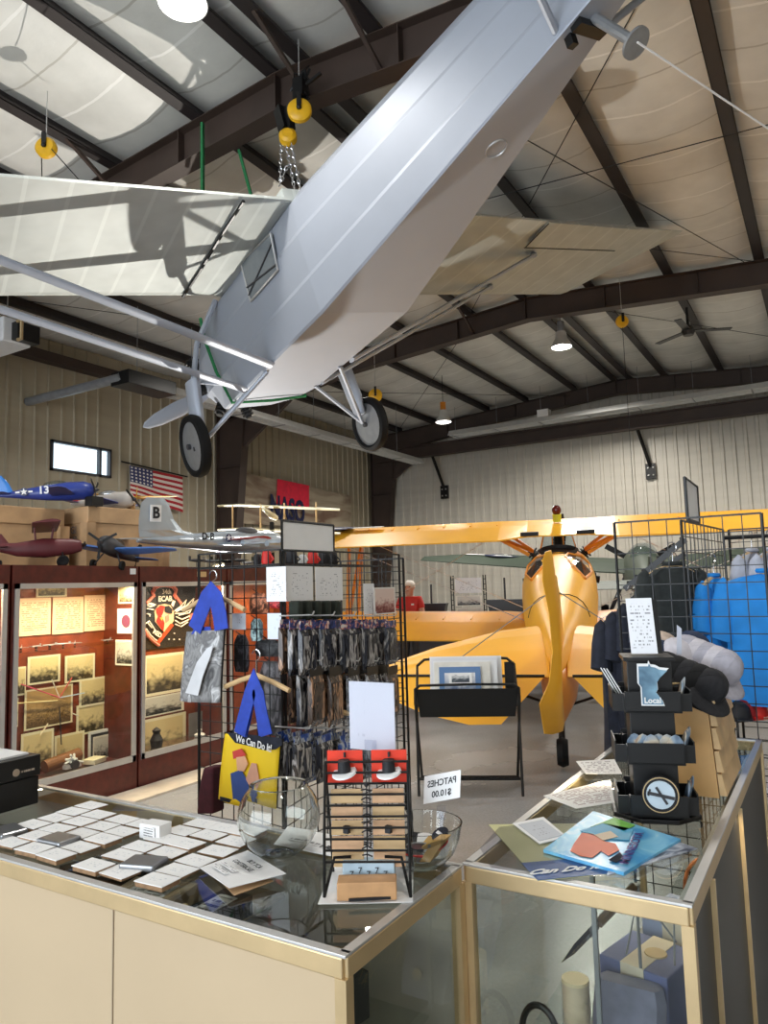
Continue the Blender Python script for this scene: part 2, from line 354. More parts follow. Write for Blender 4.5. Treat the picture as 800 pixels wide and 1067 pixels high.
rod(oZ(540, 141, 7.3), oZ(775, 273, 7.15)); rod(oZ(508, 207, 7.3), oZ(800, 130, 7.1)); rod((-12.6, 14.4, 6.9), (-6.4, 21.7, 7.3)); rod((-6.4, 14.4, 7.35), (-12.6, 21.7, 6.9)); rod((-4.7, 14.4, 7.5), (1.5, 21.7, 7.1)); rod((-12.4, 6.4, 6.85), (-8.6, 14.2, 7.2))
struct(MB().span((-5.18, 3.2, 0), (-4.86, 6.8, .02)), 'trim_2', mat('beige_board', (212, 200, 184), .5))
# ---------------------------------------------------------------- silver monoplane hung from the beams
def pose(x, y, z, yaw, pit, rol): return M.Translation((x, y, z)) @ (M.Rotation(yaw, 4, 'Z') @ M.Rotation(pit, 4, 'X') @ M.Rotation(rol, 4, 'Y'))
S = thing('monoplane', 'big silver high-wing monoplane hanging nose-down under the roof beams', 'aircraft', None, mtx=pose(-6.2275, 7.2184, 5.5535, 1.1165, -.1358, -.2103))
def fsec(y, hw, top, bot, rnd=.0):
    h = top-bot
    P = [(-.97, 0), (-1, .02), (-1.035, .3), (-1.0, .34), (-1.03, .66), (-1., .7), (-.98, .93), (-.7, 1.06), (0, 1.12)]
    P = P+[(-a, b) for a, b in P[-2::-1]]
    q = [(x*hw, y, bot+b*h) for x, b in P]
    if rnd:
        c = (top+bot)/2; r = max(hw, h/2)
        q = [((1-rnd)*p[0]+rnd*hw*math.sin(a), y, (1-rnd)*p[2]+rnd*(c-h/2*math.cos(a))) for p, a in zip(q, [-.28, -.34, -1.0, -1.1, -1.75, -1.85, -2.3, -2.8, -PI, 2.8, 2.3, 1.85, 1.75, 1.1, 1.0, .34, .28])]
    return q
m = MB().loft([fsec(1.75, .33, -.22, -.86, 1), fsec(1.5, .47, -.05, -1.03, .8), fsec(1.1, .53, .03, -1.16, .45), fsec(.6, .565, .05, -1.25, .15), fsec(.1, .572, .06, -1.29), fsec(-2.13, .572, .06, -1.276), fsec(-3.6, .40, .04, -1.05), fsec(-5.8, .14, .0, -.695), fsec(-6.35, .05, -.02, -.6)])
build(m, 'fuselage', K['silver'], S, w=False)
def fabric():
    t = NT('silver_fabric'); tc = t.add('ShaderNodeTexCoord'); sp = t.add('ShaderNodeSeparateXYZ'); t.link(tc.outputs['Object'], sp.inputs[0])
    n = t.add('ShaderNodeTexNoise', i_Scale=3.); t.link(tc.outputs['Object'], n.inputs['Vector'])
    f = t.math('LESS_THAN', t.math('FRACT', t.math('MULTIPLY', t.math('ADD', sp.outputs[0], .1), 1/.38)), .1)
    c = t.mix(t.math('MULTIPLY', f, .4), t.ramp(n.outputs['Fac'], [(.3, lin((176, 181, 178))), (.7, lin((190, 195, 192)))]), lin((210, 215, 211)))
    return t.finish(c, .55, .1)
fab = fabric()
def ribwing(m, sgn):
    st = []; n = 22
    for i in range(n+1):
        s = i/n; x = .55+s*(6.62-.55); e = max(0, (x-5.9)/.72)
        st.append((sgn*x, .0-.55*e*e*.0, .02+.0*e, 2.13-(.0), .24*(1-.5*e)))
    return m.foil(st[:-1]+[(sgn*6.62, -1.25, .03, .9, .07)] if False else st[:19]+[(sgn*6.05, -.0, .02, 2.13, .16), (sgn*6.45, -1.3, .02, .84, .1), (sgn*6.66, -1.95, .02, .2, .04)])
m = MB(); ribwing(m, -1); ribwing(m, 1)
m.span((-.6, -2.1, .0), (.6, 0, .16)); build(m, 'wing', fab, S, w=False)
for sg in (-1, 1):
    a = MB().prism([(sg*3.5, -1.66, -.075), (sg*5.45, -1.66, -.075), (sg*5.5, -2.14, -.02), (sg*3.46, -2.14, -.02)], (0, 0, .02)); build(a, 'aileron', fab, S, w=False)
    a = MB().tube([(sg*3.48, -1.6, -.08), (sg*5.5, -1.64, -.08)], .008, 6).tube([(sg*3.5, -1.6, -.08), (sg*3.46, -2.13, -.03)], .008, 6); build(a, 'aileron_gap', K['ink'], S, w=False)
    w = MB(); q = [(sg*.606, -.83, -.48), (sg*.606, -1.6, -.5), (sg*.606, -1.66, -.1), (sg*.606, -.85, 0)]
    w.tube(q+[q[0]], .014, 6); wo = build(w, 'window', K['alu'], S, w=False); build(MB().tube([V(q[0]).lerp(V(q[3]), .35)+V((sg*.004, 0, 0)), V(q[1]).lerp(V(q[2]), .15)+V((sg*.004, 0, 0))], .012, 6).tube([V(q[0]).lerp(V(q[3]), .15)+V((sg*.004, 0, 0)), V(q[1]).lerp(V(q[2]), .75)+V((sg*.004, 0, 0))], .012, 6), 'cabin_tube', K['darkgrey'], wo, w=False)
    g = MB().prism(q, (sg*-.006, 0, 0)); build(g, 'pane', mat('dim_window', (120, 126, 130), .12, 0, .05), wo, w=False)
    for nm, a, b, wd in (('wing_strut', (sg*.57, -.02, -1.28), (sg*3.88, -.42, -.06), .15), ('wing_strut', (sg*.57, -.84, -1.3), (sg*3.9, -1.39, -.06), .15)):
        A, B = V(a), V(b); d = (B-A).normalized(); f = V((0, 1, 0)); n = d.cross(f).normalized(); f = n.cross(d)
        s = MB().loft([[p+f*(wd/2*math.cos(t))+n*(.027*math.sin(t)) for t in [2*PI*k/12 for k in range(12)]] for p in (A, B)]); s.ball(B, .05, 8); build(s, nm, K['silver'], S, w=False, smooth=True)
    wc = V((sg*1.3154, .1984, -1.872))
    f = MB().loft([[V((sg*1.14, .19, -1.05))+V((.085*math.cos(t), .15*math.sin(t), 0)) for t in [2*PI*k/16 for k in range(16)]], [V((sg*1.19, .2, -1.45))+V((.08*math.cos(t), .155*math.sin(t), 0)) for t in [2*PI*k/16 for k in range(16)]], [V((sg*1.2, .2, -1.72))+V((.05*math.cos(t), .12*math.sin(t), 0)) for t in [2*PI*k/16 for k in range(16)]]]); build(f, 'shock_fairing', K['silver'], S, w=False, smooth=True)
    build(MB().tube([(sg*1.14, .19, -1.08), (sg*.9, .3, -.5), (sg*.58, .1, 0)], .035, 8), 'gear_strut', K['silver'], S, w=False, smooth=True)
    for b in ((sg*.5, .05, -1.28), (sg*.52, -.62, -1.29)):
        build(MB().tube([(sg*1.2, .2, -1.84), b], .026, 8), 'gear_strut', K['silver'], S, w=False, smooth=True)
    build(MB().tube([(sg*1.12, .2, -1.05), (sg*.52, -.1, -1.28)], .02, 8), 'gear_strut', K['silver'], S, w=False, smooth=True)
    wh = MB().lathe([(.30, -.045), (.33, -.07), (.375, -.055), (.392, 0), (.375, .055), (.33, .07), (.30, .045)], wc, (1, 0, 0), 36); t = build(wh, 'wheel', K['rubber'], S, w=False, smooth=True)
    build(MB().lathe([(0, -.062), (.06, -.062), (.30, -.038), (.31, 0), (.30, .038), (.06, .062), (0, .062)], wc, (1, 0, 0), 36), 'wheel_disc', K['grey'], t, w=False, smooth=True)
    h = MB().cone(wc-V((.1, 0, 0)), wc+V((.1, 0, 0)), .035, .035, 12).box(wc+V((sg*.06, -.09, -.06)), (.01, .03, .05)); build(h, 'axle_hub', K['darkgrey'], t, w=False)
    build(MB().tube([(sg*.16, -5.35, -.72), (sg*1.3, -5.9, -.06)], .03, 8), 'tail_strut', K['silver'], S, w=False)
for sg in (-1, 1): build(MB().foil([(sg*.0, -5.3, -.05, 1.2, .08), (sg*1.4, -5.45, -.05, 1.05, .06), (sg*1.9, -5.8, -.05, .5, .03)]), 'tailplane', fab, S, w=False)
build(MB().foil([(0, -5.2, 0, 1.5, .06), (.7, -5.6, 0, 1.1, .05), (1.1, -6, 0, .5, .02)], lambda a, b, c: (c, b, a)), 'fin', fab, S, w=False)
build(MB().tube([(-1.11, -2.13, -.05), (-1.11, -1.5, -.045), (-1.1, -.7, -.056), (-1.1, -.1, -.05)], .02, 6), 'root_strap', K['black'], S, w=False)
build(MB().tube([(0, -5.5, -.62), (0, -5.78, -1.12)], .038, 10), 'tail_skid', K['grey'], S, w=False); build(MB().box((0, -5.5, -.74), (.3, .09, .1)).box((-.1, -5.4, -.8), (.06, .06, .08)), 'skid_bracket', K['black'], S, w=False)
a = (V((0, -5.78, -1.12))-V((0, -5.5, -.62))).normalized(); build(MB().cone(V((0, -5.77, -1.1)), V((0, -5.77, -1.1))+a*.02, .105, .105, 24), 'skid_shoe', K['grey'], S, w=False)
build(MB().lathe([(.09, -.004), (.094, .006), (.1, -.004)], (.02, -4.4, -.925), (0, -.15, -1), 28), 'inspection_cover', K['alu'], S, w=False)
build(MB().lathe([(.02, .42), (.1, .36), (.22, .18), (.27, 0)], (0, 1.78, -.52), (0, 1, 0), 24), 'spinner', K['silver'], S, w=False, smooth=True)
for k in (1, -1):
    tip = V((-1.26*k, 2.0, -.52-.48*k)); c = V((0, 2.0, -.52)); d = (tip-c).normalized(); n = V((0, 1, 0)); wv = d.cross(n)
    s = MB().loft([[c+d*r+(wv*math.cos(t)+n*.3*math.sin(t))*(wd)+n*(.12*math.cos(t)*wd*3*0) for t in [2*PI*i/10 for i in range(10)]] for r, wd in ((.12, .05), (.4, .1), (.75, .12), (1.1, .1), (1.3, .055), (1.36, .01))])
    build(s, 'propeller_blade', K['silver'], S, w=False, smooth=True)
for i in range(9):
    a = 2*PI*i/9; d = V((math.cos(a), 0, math.sin(a))); c = V((0, 1.42, -.54)); s = MB()
    for j in range(6): s.cone(c+d*(.4+.045*j), c+d*(.42+.045*j), .085, .085, 12)
    s.cone(c+d*.35, c+d*.68, .06, .05, 10); build(s, 'engine_cylinder', K['black'], S, w=False)
sm = MB().tube([(-.61, .62, .0), (-.63, .62, -.3), (-.62, .55, -.8), (-.56, .45, -1.28), (0, .42, -1.31), (.56, .45, -1.28), (.61, .6, -.4), (.6, .62, .1)], .022, 6); solo_m = None
E1['strap'] = S.matrix_world
def to_w(mb): mb.b.transform(E1[S.name]); return mb
solo(to_w(sm), 'lifting_strap', K['green'], 'green webbing strap wrapped under the nose of the silver monoplane', 'strap', 'lifting straps of the silver monoplane')
def strap(a, b, label): solo(MB().bar(a, b, .05, .03, (1, .3, 0)), 'lifting_strap', K['green'], label, 'strap', 'lifting straps of the silver monoplane')
strap((-6.13, 6.1, 7.35), (-6.13, 6.1, 5.95), 'green strap hanging straight from the big beam, left of the chain hoist')
strap((-5.72, 6.3, 6.95), (-5.3, 6.15, 5.85), 'short slanting green strap between the beam and the silver wing root')
# ---------------------------------------------------------------- generic aeroplane
def aeroplane(P, L, spn, c, r, mf, mw, wz=0., sweep=0., dih=.06, cock=True, prop=3, gear=True, nose=None, fin=.22, mfin=None, wy=.3, mc=None, low=True, high=0.):
    # nose towards +y, centre of the fuselage at the origin; sections from the nose back
    fs = ((0, .35), (.03, .75), (.1, .98), (.28, 1.), (.5, .82), (.75, .5), (1, .14))
    b = MB().loft([[(r*k*math.cos(t), L/2-L*s, r*1.12*k*math.sin(t)+r*.15*s) for t in [2*PI*i/14 for i in range(14)]] for s, k in fs]); build(b, 'fuselage', mf, P, w=False, smooth=True)
    y0 = L/2-L*wy+c/2; b = MB()
    for sg in (-1, 1): b.foil([(0, y0, wz, c*1.05, c*.13), (sg*spn*.2, y0-sweep*.3, wz+dih*spn*.2*(-.4 if high < 0 else 1), c, c*.12), (sg*spn*.4, y0-sweep, wz+dih*spn*.4, c*.75, c*.09), (sg*spn*.5, y0-c*.25-sweep, wz+dih*spn*.5, c*.35, c*.04)])
    build(b, 'wing', mw, P, w=False)
    b = MB()
    for sg in (-1, 1): b.foil([(0, -L/2+c*.62, r*.25, c*.55, c*.05), (sg*spn*.15, -L/2+c*.55, r*.25, c*.42, c*.04), (sg*spn*.19, -L/2+c*.4, r*.25, c*.2, c*.02)])
    build(b, 'tailplane', mw, P, w=False)
    build(MB().foil([(0, -L/2+c*.75, 0, c*.7, c*.05), (L*fin*.6, -L/2+c*.5, 0, c*.5, c*.04), (L*fin, -L/2+c*.2, 0, c*.28, c*.02)], lambda a, y, z: (z, y, a+r*.1)), 'fin', mfin or mf, P, w=False)
    if cock: build(MB().ball((0, L*.5-L*(wy+.1), r*.95), r*.62, 14, (1, 2.3, .85)), 'canopy', mc or K['pane'], P, w=False, smooth=True)
    if prop:
        p = build(MB().lathe([(0, .12*L*.5), (r*.22, .03*L), (r*.3, 0)], (0, L/2, 0), (0, 1, 0), 14), 'spinner', K['darkgrey'], P, w=False)
        for k in range(prop):
            a = 2*PI*k/prop+.5; d = V((math.cos(a), 0, math.sin(a))); q = V((0, L/2+.012*L, 0))
            build(MB().bar(q, q+d*r*2.1, r*.3, r*.07, (0, 1, 0)), 'propeller_blade', K['black'], p, w=False)
    if gear:
        for sg in (-1, 1):
            wc = V((sg*r*1.9, L/2-L*.24, -r*2.25)); g = build(MB().tube([(sg*r*.7, wc.y-.02*L, wz), wc+V((-sg*r*.15, 0, 0))], r*.1, 6), 'gear_leg', K['darkgrey'], P, w=False)
            build(MB().lathe([(r*.12, -r*.16), (r*.55, -r*.18), (r*.6, 0), (r*.55, r*.18), (r*.12, r*.16)], wc, (1, 0, 0), 18, True), 'wheel', K['rubber'], g, w=False, smooth=True)
        build(MB().lathe([(r*.04, -r*.08), (r*.22, 0), (r*.04, r*.08)], (0, -L*.44, -r*.7), (1, 0, 0), 12, True).tube([(0, -L*.44, 0), (0, -L*.44, -r*.7)], r*.06, 6), 'tail_wheel', K['rubber'], P, w=False)
def star(parent, p, u, v, s, w=False):                 # white star on a blue disc with bars
    u, v, p = V(u).normalized(), V(v).normalized(), V(p); n = u.cross(v).normalized()
    b = MB().lathe([(0, .002), (s, .002), (s, 0)], p, n, 24).box(p, (0, 0, 0)); d = build(b, 'insignia', mat('insignia_blue', (35, 45, 90), .4), parent, w=w)
    q = [p+n*.004+(u*math.sin(PI*i/5)+v*math.cos(PI*i/5))*(s*.92 if i % 2 == 0 else s*.38) for i in range(10)]
    b = MB().prism(q, n*.001); b.card(p+u*s*1.5+n*.002, u*s*.5, v*s*.22, .002); b.card(p-u*s*1.5+n*.002, u*s*.5, v*s*.22, .002); build(b, 'star', K['white'], d, w=w)
def orient(loc, head, pit=0., rol=0.): return pose(*loc, head, pit, rol)
# ---------------------------------------------------------------- yellow biplane on the floor, tail towards the shop
az = R(17.2); tw = oZ(587, 803, 0); YP = thing('biplane', 'yellow biplane standing on its tail wheel behind the print rack', 'aircraft', None, mtx=pose(tw.x, tw.y, 0, az, R(11.5), 0))
def esec(y, hw, top, bot, e=2.6):
    o = []
    for i in range(24):
        a = 2*PI*i/24; c, s = math.cos(a), math.sin(a)
        o.append((hw*math.copysign(abs(c)**(2/e), c), y, (top+bot)/2+(top-bot)/2*math.copysign(abs(s)**(2/e), s)))
    return o
build(MB().loft([esec(.15, .04, 1.0, .42), esec(.5, .12, 1.04, .4), esec(1.4, .27, 1.1, .36), esec(2.6, .43, 1.2, .26), esec(3.6, .5, 1.3, .18), esec(4.6, .52, 1.22, .12), esec(5.6, .5, 1.1, .1), esec(6.0, .42, 1.0, .18, 2)]), 'fuselage', K['yellow'], YP, w=False, smooth=True)
build(MB().loft([esec(-.02, .03, .86, .42, 1.6), esec(.06, .1, .88, .4, 1.7), esec(.3, .16, .88, .4, 1.8), esec(.9, .2, .88, .42, 2)]), 'tail_cone', K['orange'], YP, w=False, smooth=True)
build(MB().foil([(.95, .85, 0, .82, .06), (1.45, .5, 0, .5, .05), (1.72, .3, 0, .28, .03)], lambda a, y, z: (z, y, a)), 'fin', K['yellow'], YP, w=False)
rd = MB().foil([(.40, -.02, 0, .16, .05), (.46, .03, 0, .36, .06), (.74, .03, 0, .42, .06), (.86, .03, 0, .22, .05), (1.1, .03, 0, .12, .05), (1.45, .03, 0, .14, .05), (1.75, .02, 0, .22, .04), (1.92, .0, 0, .18, .03), (1.98, -.02, 0, .1, .02)], lambda a, y, z: (z+.0, y, a)); rd.b.transform(M.Rotation(R(-24), 4, 'Z')); build(rd, 'rudder', K['yellow'], YP, w=False, smooth=True)
for sg in (-1, 1):
    build(MB().foil([(sg*.08, 1.42, .82, 1.32, .07), (sg*.6, 1.24, .82, 1.15, .06), (sg*1.2, .8, .82, .71, .05), (sg*1.52, .45, .82, .36, .04), (sg*1.68, .25, .82, .18, .02)], lambda a, y, z: (a, y, z+(y-.1)*.10)), 'tailplane', K['yellow'], YP, w=False)
    q = [(sg*.13, .07, .82), (sg*1.66, .07, .82), (sg*1.64, -.03, .70), (sg*1.2, -.15, .56), (sg*.78, -.22, .49), (sg*.5, -.22, .5)]
    build(MB().prism(q, (0, .02, .012)), 'elevator', K['yellow'], YP, w=False, bevel=.01)
    build(MB().tube([(sg*.12, .08, .835), (sg*1.66, .08, .835)], .014, 6), 'hinge_line', K['black'], YP, w=False)
    build(MB().tube([(sg*.1, .5, .42), (sg*.95, .35, .78)], .014, 6), 'tail_brace', K['black'], YP, w=False)
    build(MB().tube([(sg*.03, .3, 1.55), (sg*1.0, .3, .86)], .005, 5), 'tail_wire', K['grey'], YP, w=False)
build(MB().tube([(0, .3, .4), (0, .1, .16)], .03, 8), 'tail_wheel_fork', K['black'], YP, w=False)
build(MB().lathe([(.04, -.04), (.11, -.05), (.13, 0), (.11, .05), (.04, .04)], (0, .08, .135), (1, 0, 0), 20, True), 'tail_wheel', K['rubber'], YP, w=False, smooth=True)
def bwing(nm, half, y, z, c, dih, cut=False):
    b = MB()
    for sg in (-1, 1):
        st = [(0, y, z, c*(.78 if cut else 1), .15), (sg*.45, y, z, c*(.78 if cut else 1), .15), (sg*.85, y, z+dih*.85, c, .17), (sg*(half-.6), y, z+dih*half, c, .16), (sg*(half-.15), y-.1, z+dih*half, c*.85, .11), (sg*half, y-.4, z+dih*half, c*.4, .04)]
        b.foil(st)
        for i in range(int(half*2.2)):
            x = sg*(.9+i*.42)
            if abs(x) < half-.5: b.span((x-.008, y-c*.55, z+dih*abs(x)+.145), (x+.008, y-c*.3, z+dih*abs(x)+.158))
    return build(b, nm, K['yellow'], YP, w=False)
tw_ = bwing('upper_wing', 4.8, 5.75, 1.46, 1.5, 0., True); lw_ = bwing('lower_wing', 4.6, 5.1, .12, 1.42, .015)
star(YP, (-3.75, 5.05, 1.66), (1, 0, .0), (0, 1, -.06), .5)
def ctop(y): return 1.2+(y-2.6)*.1 if y < 3.6 else 1.3-(y-3.6)*.08
for sg in (-1, 1):
    build(MB().span((sg*.4-.13, 4.54, 1.475), (sg*.4+.13, 4.6, 1.53)), 'wing_hand_grip', K['black'], YP, w=False)
    for a, b in (((.4, 5.4, 1.12), (.95, 5.55, 1.5)), ((.42, 4.5, 1.2), (.95, 4.7, 1.48)), ((.4, 5.3, 1.12), (.95, 4.75, 1.48))): build(MB().bar((sg*a[0], a[1], a[2]), (sg*b[0], b[1], b[2]), .03, .045), 'cabane_strut', K['orange'], YP, w=False)
    for a, b in (((3.2, 5.4, 1.46), (3.2, 4.75, .2)), ((3.2, 4.6, 1.46), (3.2, 4.1, .2)), ((3.2, 5.35, 1.4), (3.2, 4.15, .25))): build(MB().bar((sg*a[0], a[1], a[2]), (sg*b[0], b[1], b[2]), .035, .07), 'wing_strut', K['orange'], YP, w=False)
    for a, b in (((.5, 5.2, .2), (3.2, 5.3, 1.45)), ((.9, 5.3, 1.45), (3.2, 4.7, .2)), ((.5, 4.3, .25), (3.2, 4.4, 1.45))): build(MB().tube([(sg*a[0], a[1], a[2]), (sg*b[0], b[1], b[2])], .006, 5), 'flying_wire', K['alu'], YP, w=False)
    g = build(MB().tube([(sg*.4, 5.3, .15), (sg*.95, 5.4, -.8)], .05, 8), 'gear_leg', K['yellow'], YP, w=False)
    build(MB().lathe([(.05, -.08), (.27, -.1), (.31, 0), (.27, .1), (.05, .08)], (sg*.98, 5.4, -.78), (1, 0, 0), 24, True), 'wheel', K['rubber'], g, w=False, smooth=True)
    def sp_(y, a): hw = .43+.09*min(1, (y-2.6)/1.); tp = ctop(y); bt = .26-.08*(y-2.6); a = R(a); return V((sg*hw*1.012*abs(math.cos(a))**(2/2.6), y, (tp+bt)/2+(tp-bt)/2*1.012*abs(math.sin(a))**(2/2.6)))
    pts = [(2.9, 50), (3.2, 72), (3.7, 83), (4.2, 80), (4.3, 58), (4.0, 42), (3.4, 38)]; q = [sp_(*p) for p in pts]; cen = sum(q, V())/7; b = MB(); vc = b.b.verts.new(sp_(3.6, 62)); vv = b.vs(q)
    for i in range(7): b.f((vc, vv[i], vv[(i+1) % 7]))
    build(b, 'side_window', mat('dark_window', (24, 22, 20), .15), YP, w=False, solid=.004)
    build(MB().tube([p*1.0 for p in q+[q[0]]], .018, 6).tube([q[1], q[5]], .012, 6), 'window_frame', K['orange'], YP, w=False)
for y in (4.5,):
    b = MB().lathe([(.27, .0), (.29, .03), (.25, .05), (.22, -.12)], (0, y, ctop(y)-.0), (0, -.1, 1), 22, True); build(b, 'cockpit_opening', mat('cockpit_dark', (28, 22, 18), .7), YP, w=False)
    q = [(-.26, y+.28, ctop(y)), (-.2, y+.2, ctop(y)+.24), (.2, y+.2, ctop(y)+.24), (.26, y+.28, ctop(y))]; b = MB().tube(q+[q[0]], .014, 6).tube([(-.08, y+.27, ctop(y)), (-.08, y+.2, ctop(y)+.24)], .01, 6).tube([(.08, y+.27, ctop(y)), (.08, y+.2, ctop(y)+.24)], .01, 6); ws = build(b, 'windscreen', K['orange'], YP, w=False)
    build(MB().prism(q, (0, .004, 0)), 'pane', K['pane'], ws, w=False)
for i in range(7):
    a = 2*PI*i/7+PI/2; d = V((math.cos(a), 0, math.sin(a))); c = V((0, 6.1, .62)); b = MB()
    for j in range(6): b.cone(c+d*(.3+.05*j), c+d*(.32+.05*j), .11, .11, 12)
    b.cone(c+d*.1, c+d*.64, .07, .06, 10); build(b, 'engine_cylinder', K['black'], YP, w=False)
build(MB().loft([[(x+.06*h, 6.45, .62+h) for x in (-wd, wd)]+[(x+.06*h, 6.48, .62+h) for x in (wd, -wd)] for h, wd in ((-.95, .04), (-.65, .09), (0, .05), (.65, .09), (.95, .04))]), 'propeller', K['blackp'], YP, w=False)
bc = build(MB().cone((0, 5.1, 1.6), (0, 5.1, 1.72), .06, .07, 14), 'beacon', mat('beacon_lime', (190, 190, 50), .4), YP, w=False); build(MB().ball((0, 5.1, 1.78), .07, 12, (1, 1, 1.2)), 'beacon_lens', mat('beacon_red', (90, 20, 15), .2), bc, w=False, smooth=True)
build(MB().tube([(0, 5.2, 1.5), (0, 5.25, 1.0)], .07, 10), 'fuel_gauge', K['black'], YP, w=False)
build(MB().tube([V(p)*1.0+V((0, 0, .002)) for p in esec(2.0, .352, 1.153, .308)[1:12]], .005, 5), 'panel_seam', K['ink'], YP, w=False)
# ---------------------------------------------------------------- olive fighter behind it
OP = thing('fighter_plane', 'olive green low-wing aeroplane parked beyond the yellow biplane', 'aircraft', None, mtx=pose(*(lambda p: (p.x, p.y, 1.72))(at(672, 600, 17.2)), R(13), R(5), 0))
aeroplane(OP, 8.0, 11.0, 2.0, .5, K['olive'], K['olive'], wz=.02, dih=.085, prop=3, fin=.08)
star(OP, (-3.4, 2.0, .5), (1, 0, -.08), (0, 1, 0), .5)
# ---------------------------------------------------------------- gear on the ceiling
def highbay(px, py, z, label):
    p = oZ(px, py, z); T = thing('high_bay_lamp', label, 'lamp', p, 'high bay lamps under the roof'); n = 28
    build(MB().lathe([(.05, .34), (.11, .33), (.12, .2), (.2, .06), (.22, 0), (.21, .0), (.19, .06), (.11, .19)], p, n=n), 'reflector', K['lgrey'], T, smooth=True)
    build(MB().lathe([(0, -.03), (.12, -.02), (.205, .012)], p, n=n), 'lens', emit('lamp_lens_%d' % px, (255, 250, 240), 14.), T, smooth=True)
    build(MB().cone(p+V((0, 0, .33)), p+V((0, 0, .55)), .075, .075, 16), 'ballast', K['orange'] if px == 462 else K['grey'], T); top = roofz(p.x)-.24
    build(MB().tube([p+V((0, 0, .55)), V((p.x, p.y, top))], .008, 6), 'hook', K['black'], T); return p
L1 = highbay(190, 4, 6.75, 'round lit high bay lamp nearest, above the silver wing'); L2 = highbay(585, 362, 6.55, 'bright high bay lamp right of the second roof beam post'); L3 = highbay(462, 440, 6.05, 'far high bay lamp with amber housing over the far heater end')
def reel(px, py, z, label, r=.12):
    p = oZ(px, py, z); T = thing('pulley_reel', label, 'pulley', p, 'yellow pulley reels under the roof'); n = -V((CF.x, CF.y, 0)).normalized()
    build(MB().lathe([(0, .045), (r*.3, .05), (r*.8, .045), (r, .02), (r, -.03), (0, -.045)], p, n, 28), 'reel', K['hook'], T, smooth=True)
    build(MB().bar(p+n*.06+V((0, 0, .02)), p+n*.06+V((0, 0, r*1.25)), .05, .02, n).ball(p+n*.06, .03, 8), 'bracket', K['black'], T)
    build(MB().tube([p+V((0, 0, r)), V((p.x, p.y, roofz(p.x)-.25))], .006, 6), 'hanger', K['alu'], T); return p, T
pA, _ = reel(48, 154, 6.75, 'yellow pulley reel at the left, above the silver wing tip'); pB, _ = reel(312, 115, 6.75, 'yellow pulley reel hanging beside the chain hoist on the big beam', .13); pC, _ = reel(648, 335, 6.6, 'yellow pulley reel hanging on the far side near the ceiling fan'); pD, _ = reel(391, 412, 6.1, 'yellow pulley reel half hidden behind the right landing wheel', .16)
solo(MB().tube([pA+V((-.08, 0, -.1)), pA+V((-.08, .05, -1.3))], .006, 5).tube([pA+V((.1, 0, -.05)), pA+V((.7, .4, -.9))], .006, 5), 'hoist_cable', K['black'], 'thin dark cable running down from the leftmost yellow pulley reel', 'cable')
solo(MB().tube([pC+V((0, 0, -.1)), pC+V((.02, 0, -4.4))], .005, 5), 'hoist_cable', K['black'], 'long thin cable hanging from the pulley reel near the fan', 'cable')
hp = oZ(300, 143, 6.6); H = thing('chain_hoist', 'yellow chain hoist with steel chains hanging over the silver fuselage', 'hoist', hp)
build(MB().lathe([(0, .06), (.06, .065), (.095, .04), (.1, 0), (.095, -.04), (0, -.06)], hp, (.5, -.8, .2), 20), 'gear_case', K['hook'], H, smooth=True)
build(MB().bar(hp+V((-.05, .02, .1)), hp+V((-.16, .06, .42)), .1, .12).bar(hp+V((.03, .02, .08)), hp+V((-.02, .04, .38)), .07, .08).tube([hp+V((-.12, .1, .3)), hp+V((-.1, .12, .46))], .02, 6), 'trolley', K['black'], H)
def chain(m, a, b, s=.022):
    a, b = V(a), V(b); n = int((b-a).length/(s*1.7)); d = (b-a).normalized(); x = d.orthogonal().normalized(); y = d.cross(x)
    for i in range(n):
        c = a+(b-a)*(i/n); u = x if i % 2 else y; m.tube([c+d*(s*math.cos(t))+u*(s*.55*math.sin(t)) for t in [2*PI*k/6 for k in range(7)]], s*.24, 5)
    return m
m = MB(); chain(m, hp+V((-.03, 0, -.08)), hp+V((.12, .05, -1.0)), .03); chain(m, hp+V((.04, 0, -.08)), hp+V((.2, .05, -1.0)), .03); chain(m, hp+V((-.12, .05, .25)), hp+V((-.12, 0, -.5)), .03); chain(m, hp+V((-.12, 0, -.5)), hp+V((.0, .0, -.3)), .03); build(m, 'chain', K['chrome'], H)
q = pB+V((-.02, .05, .28)); random.seed(3); m = MB()
for i in range(5): m.tube([q+V((random.uniform(-.12, .12), random.uniform(-.05, .05), random.uniform(-.15, .22))) for k in range(6)], .014, 6)
m.box(q, (.13, .12, .22)); m.bar(q+V((.08, 0, .02)), q+V((.24, .05, .12)), .03, .03)
solo(m, 'winch_motor', K['black'], 'black electric winch with loose cable loops above the yellow reel', 'winch')
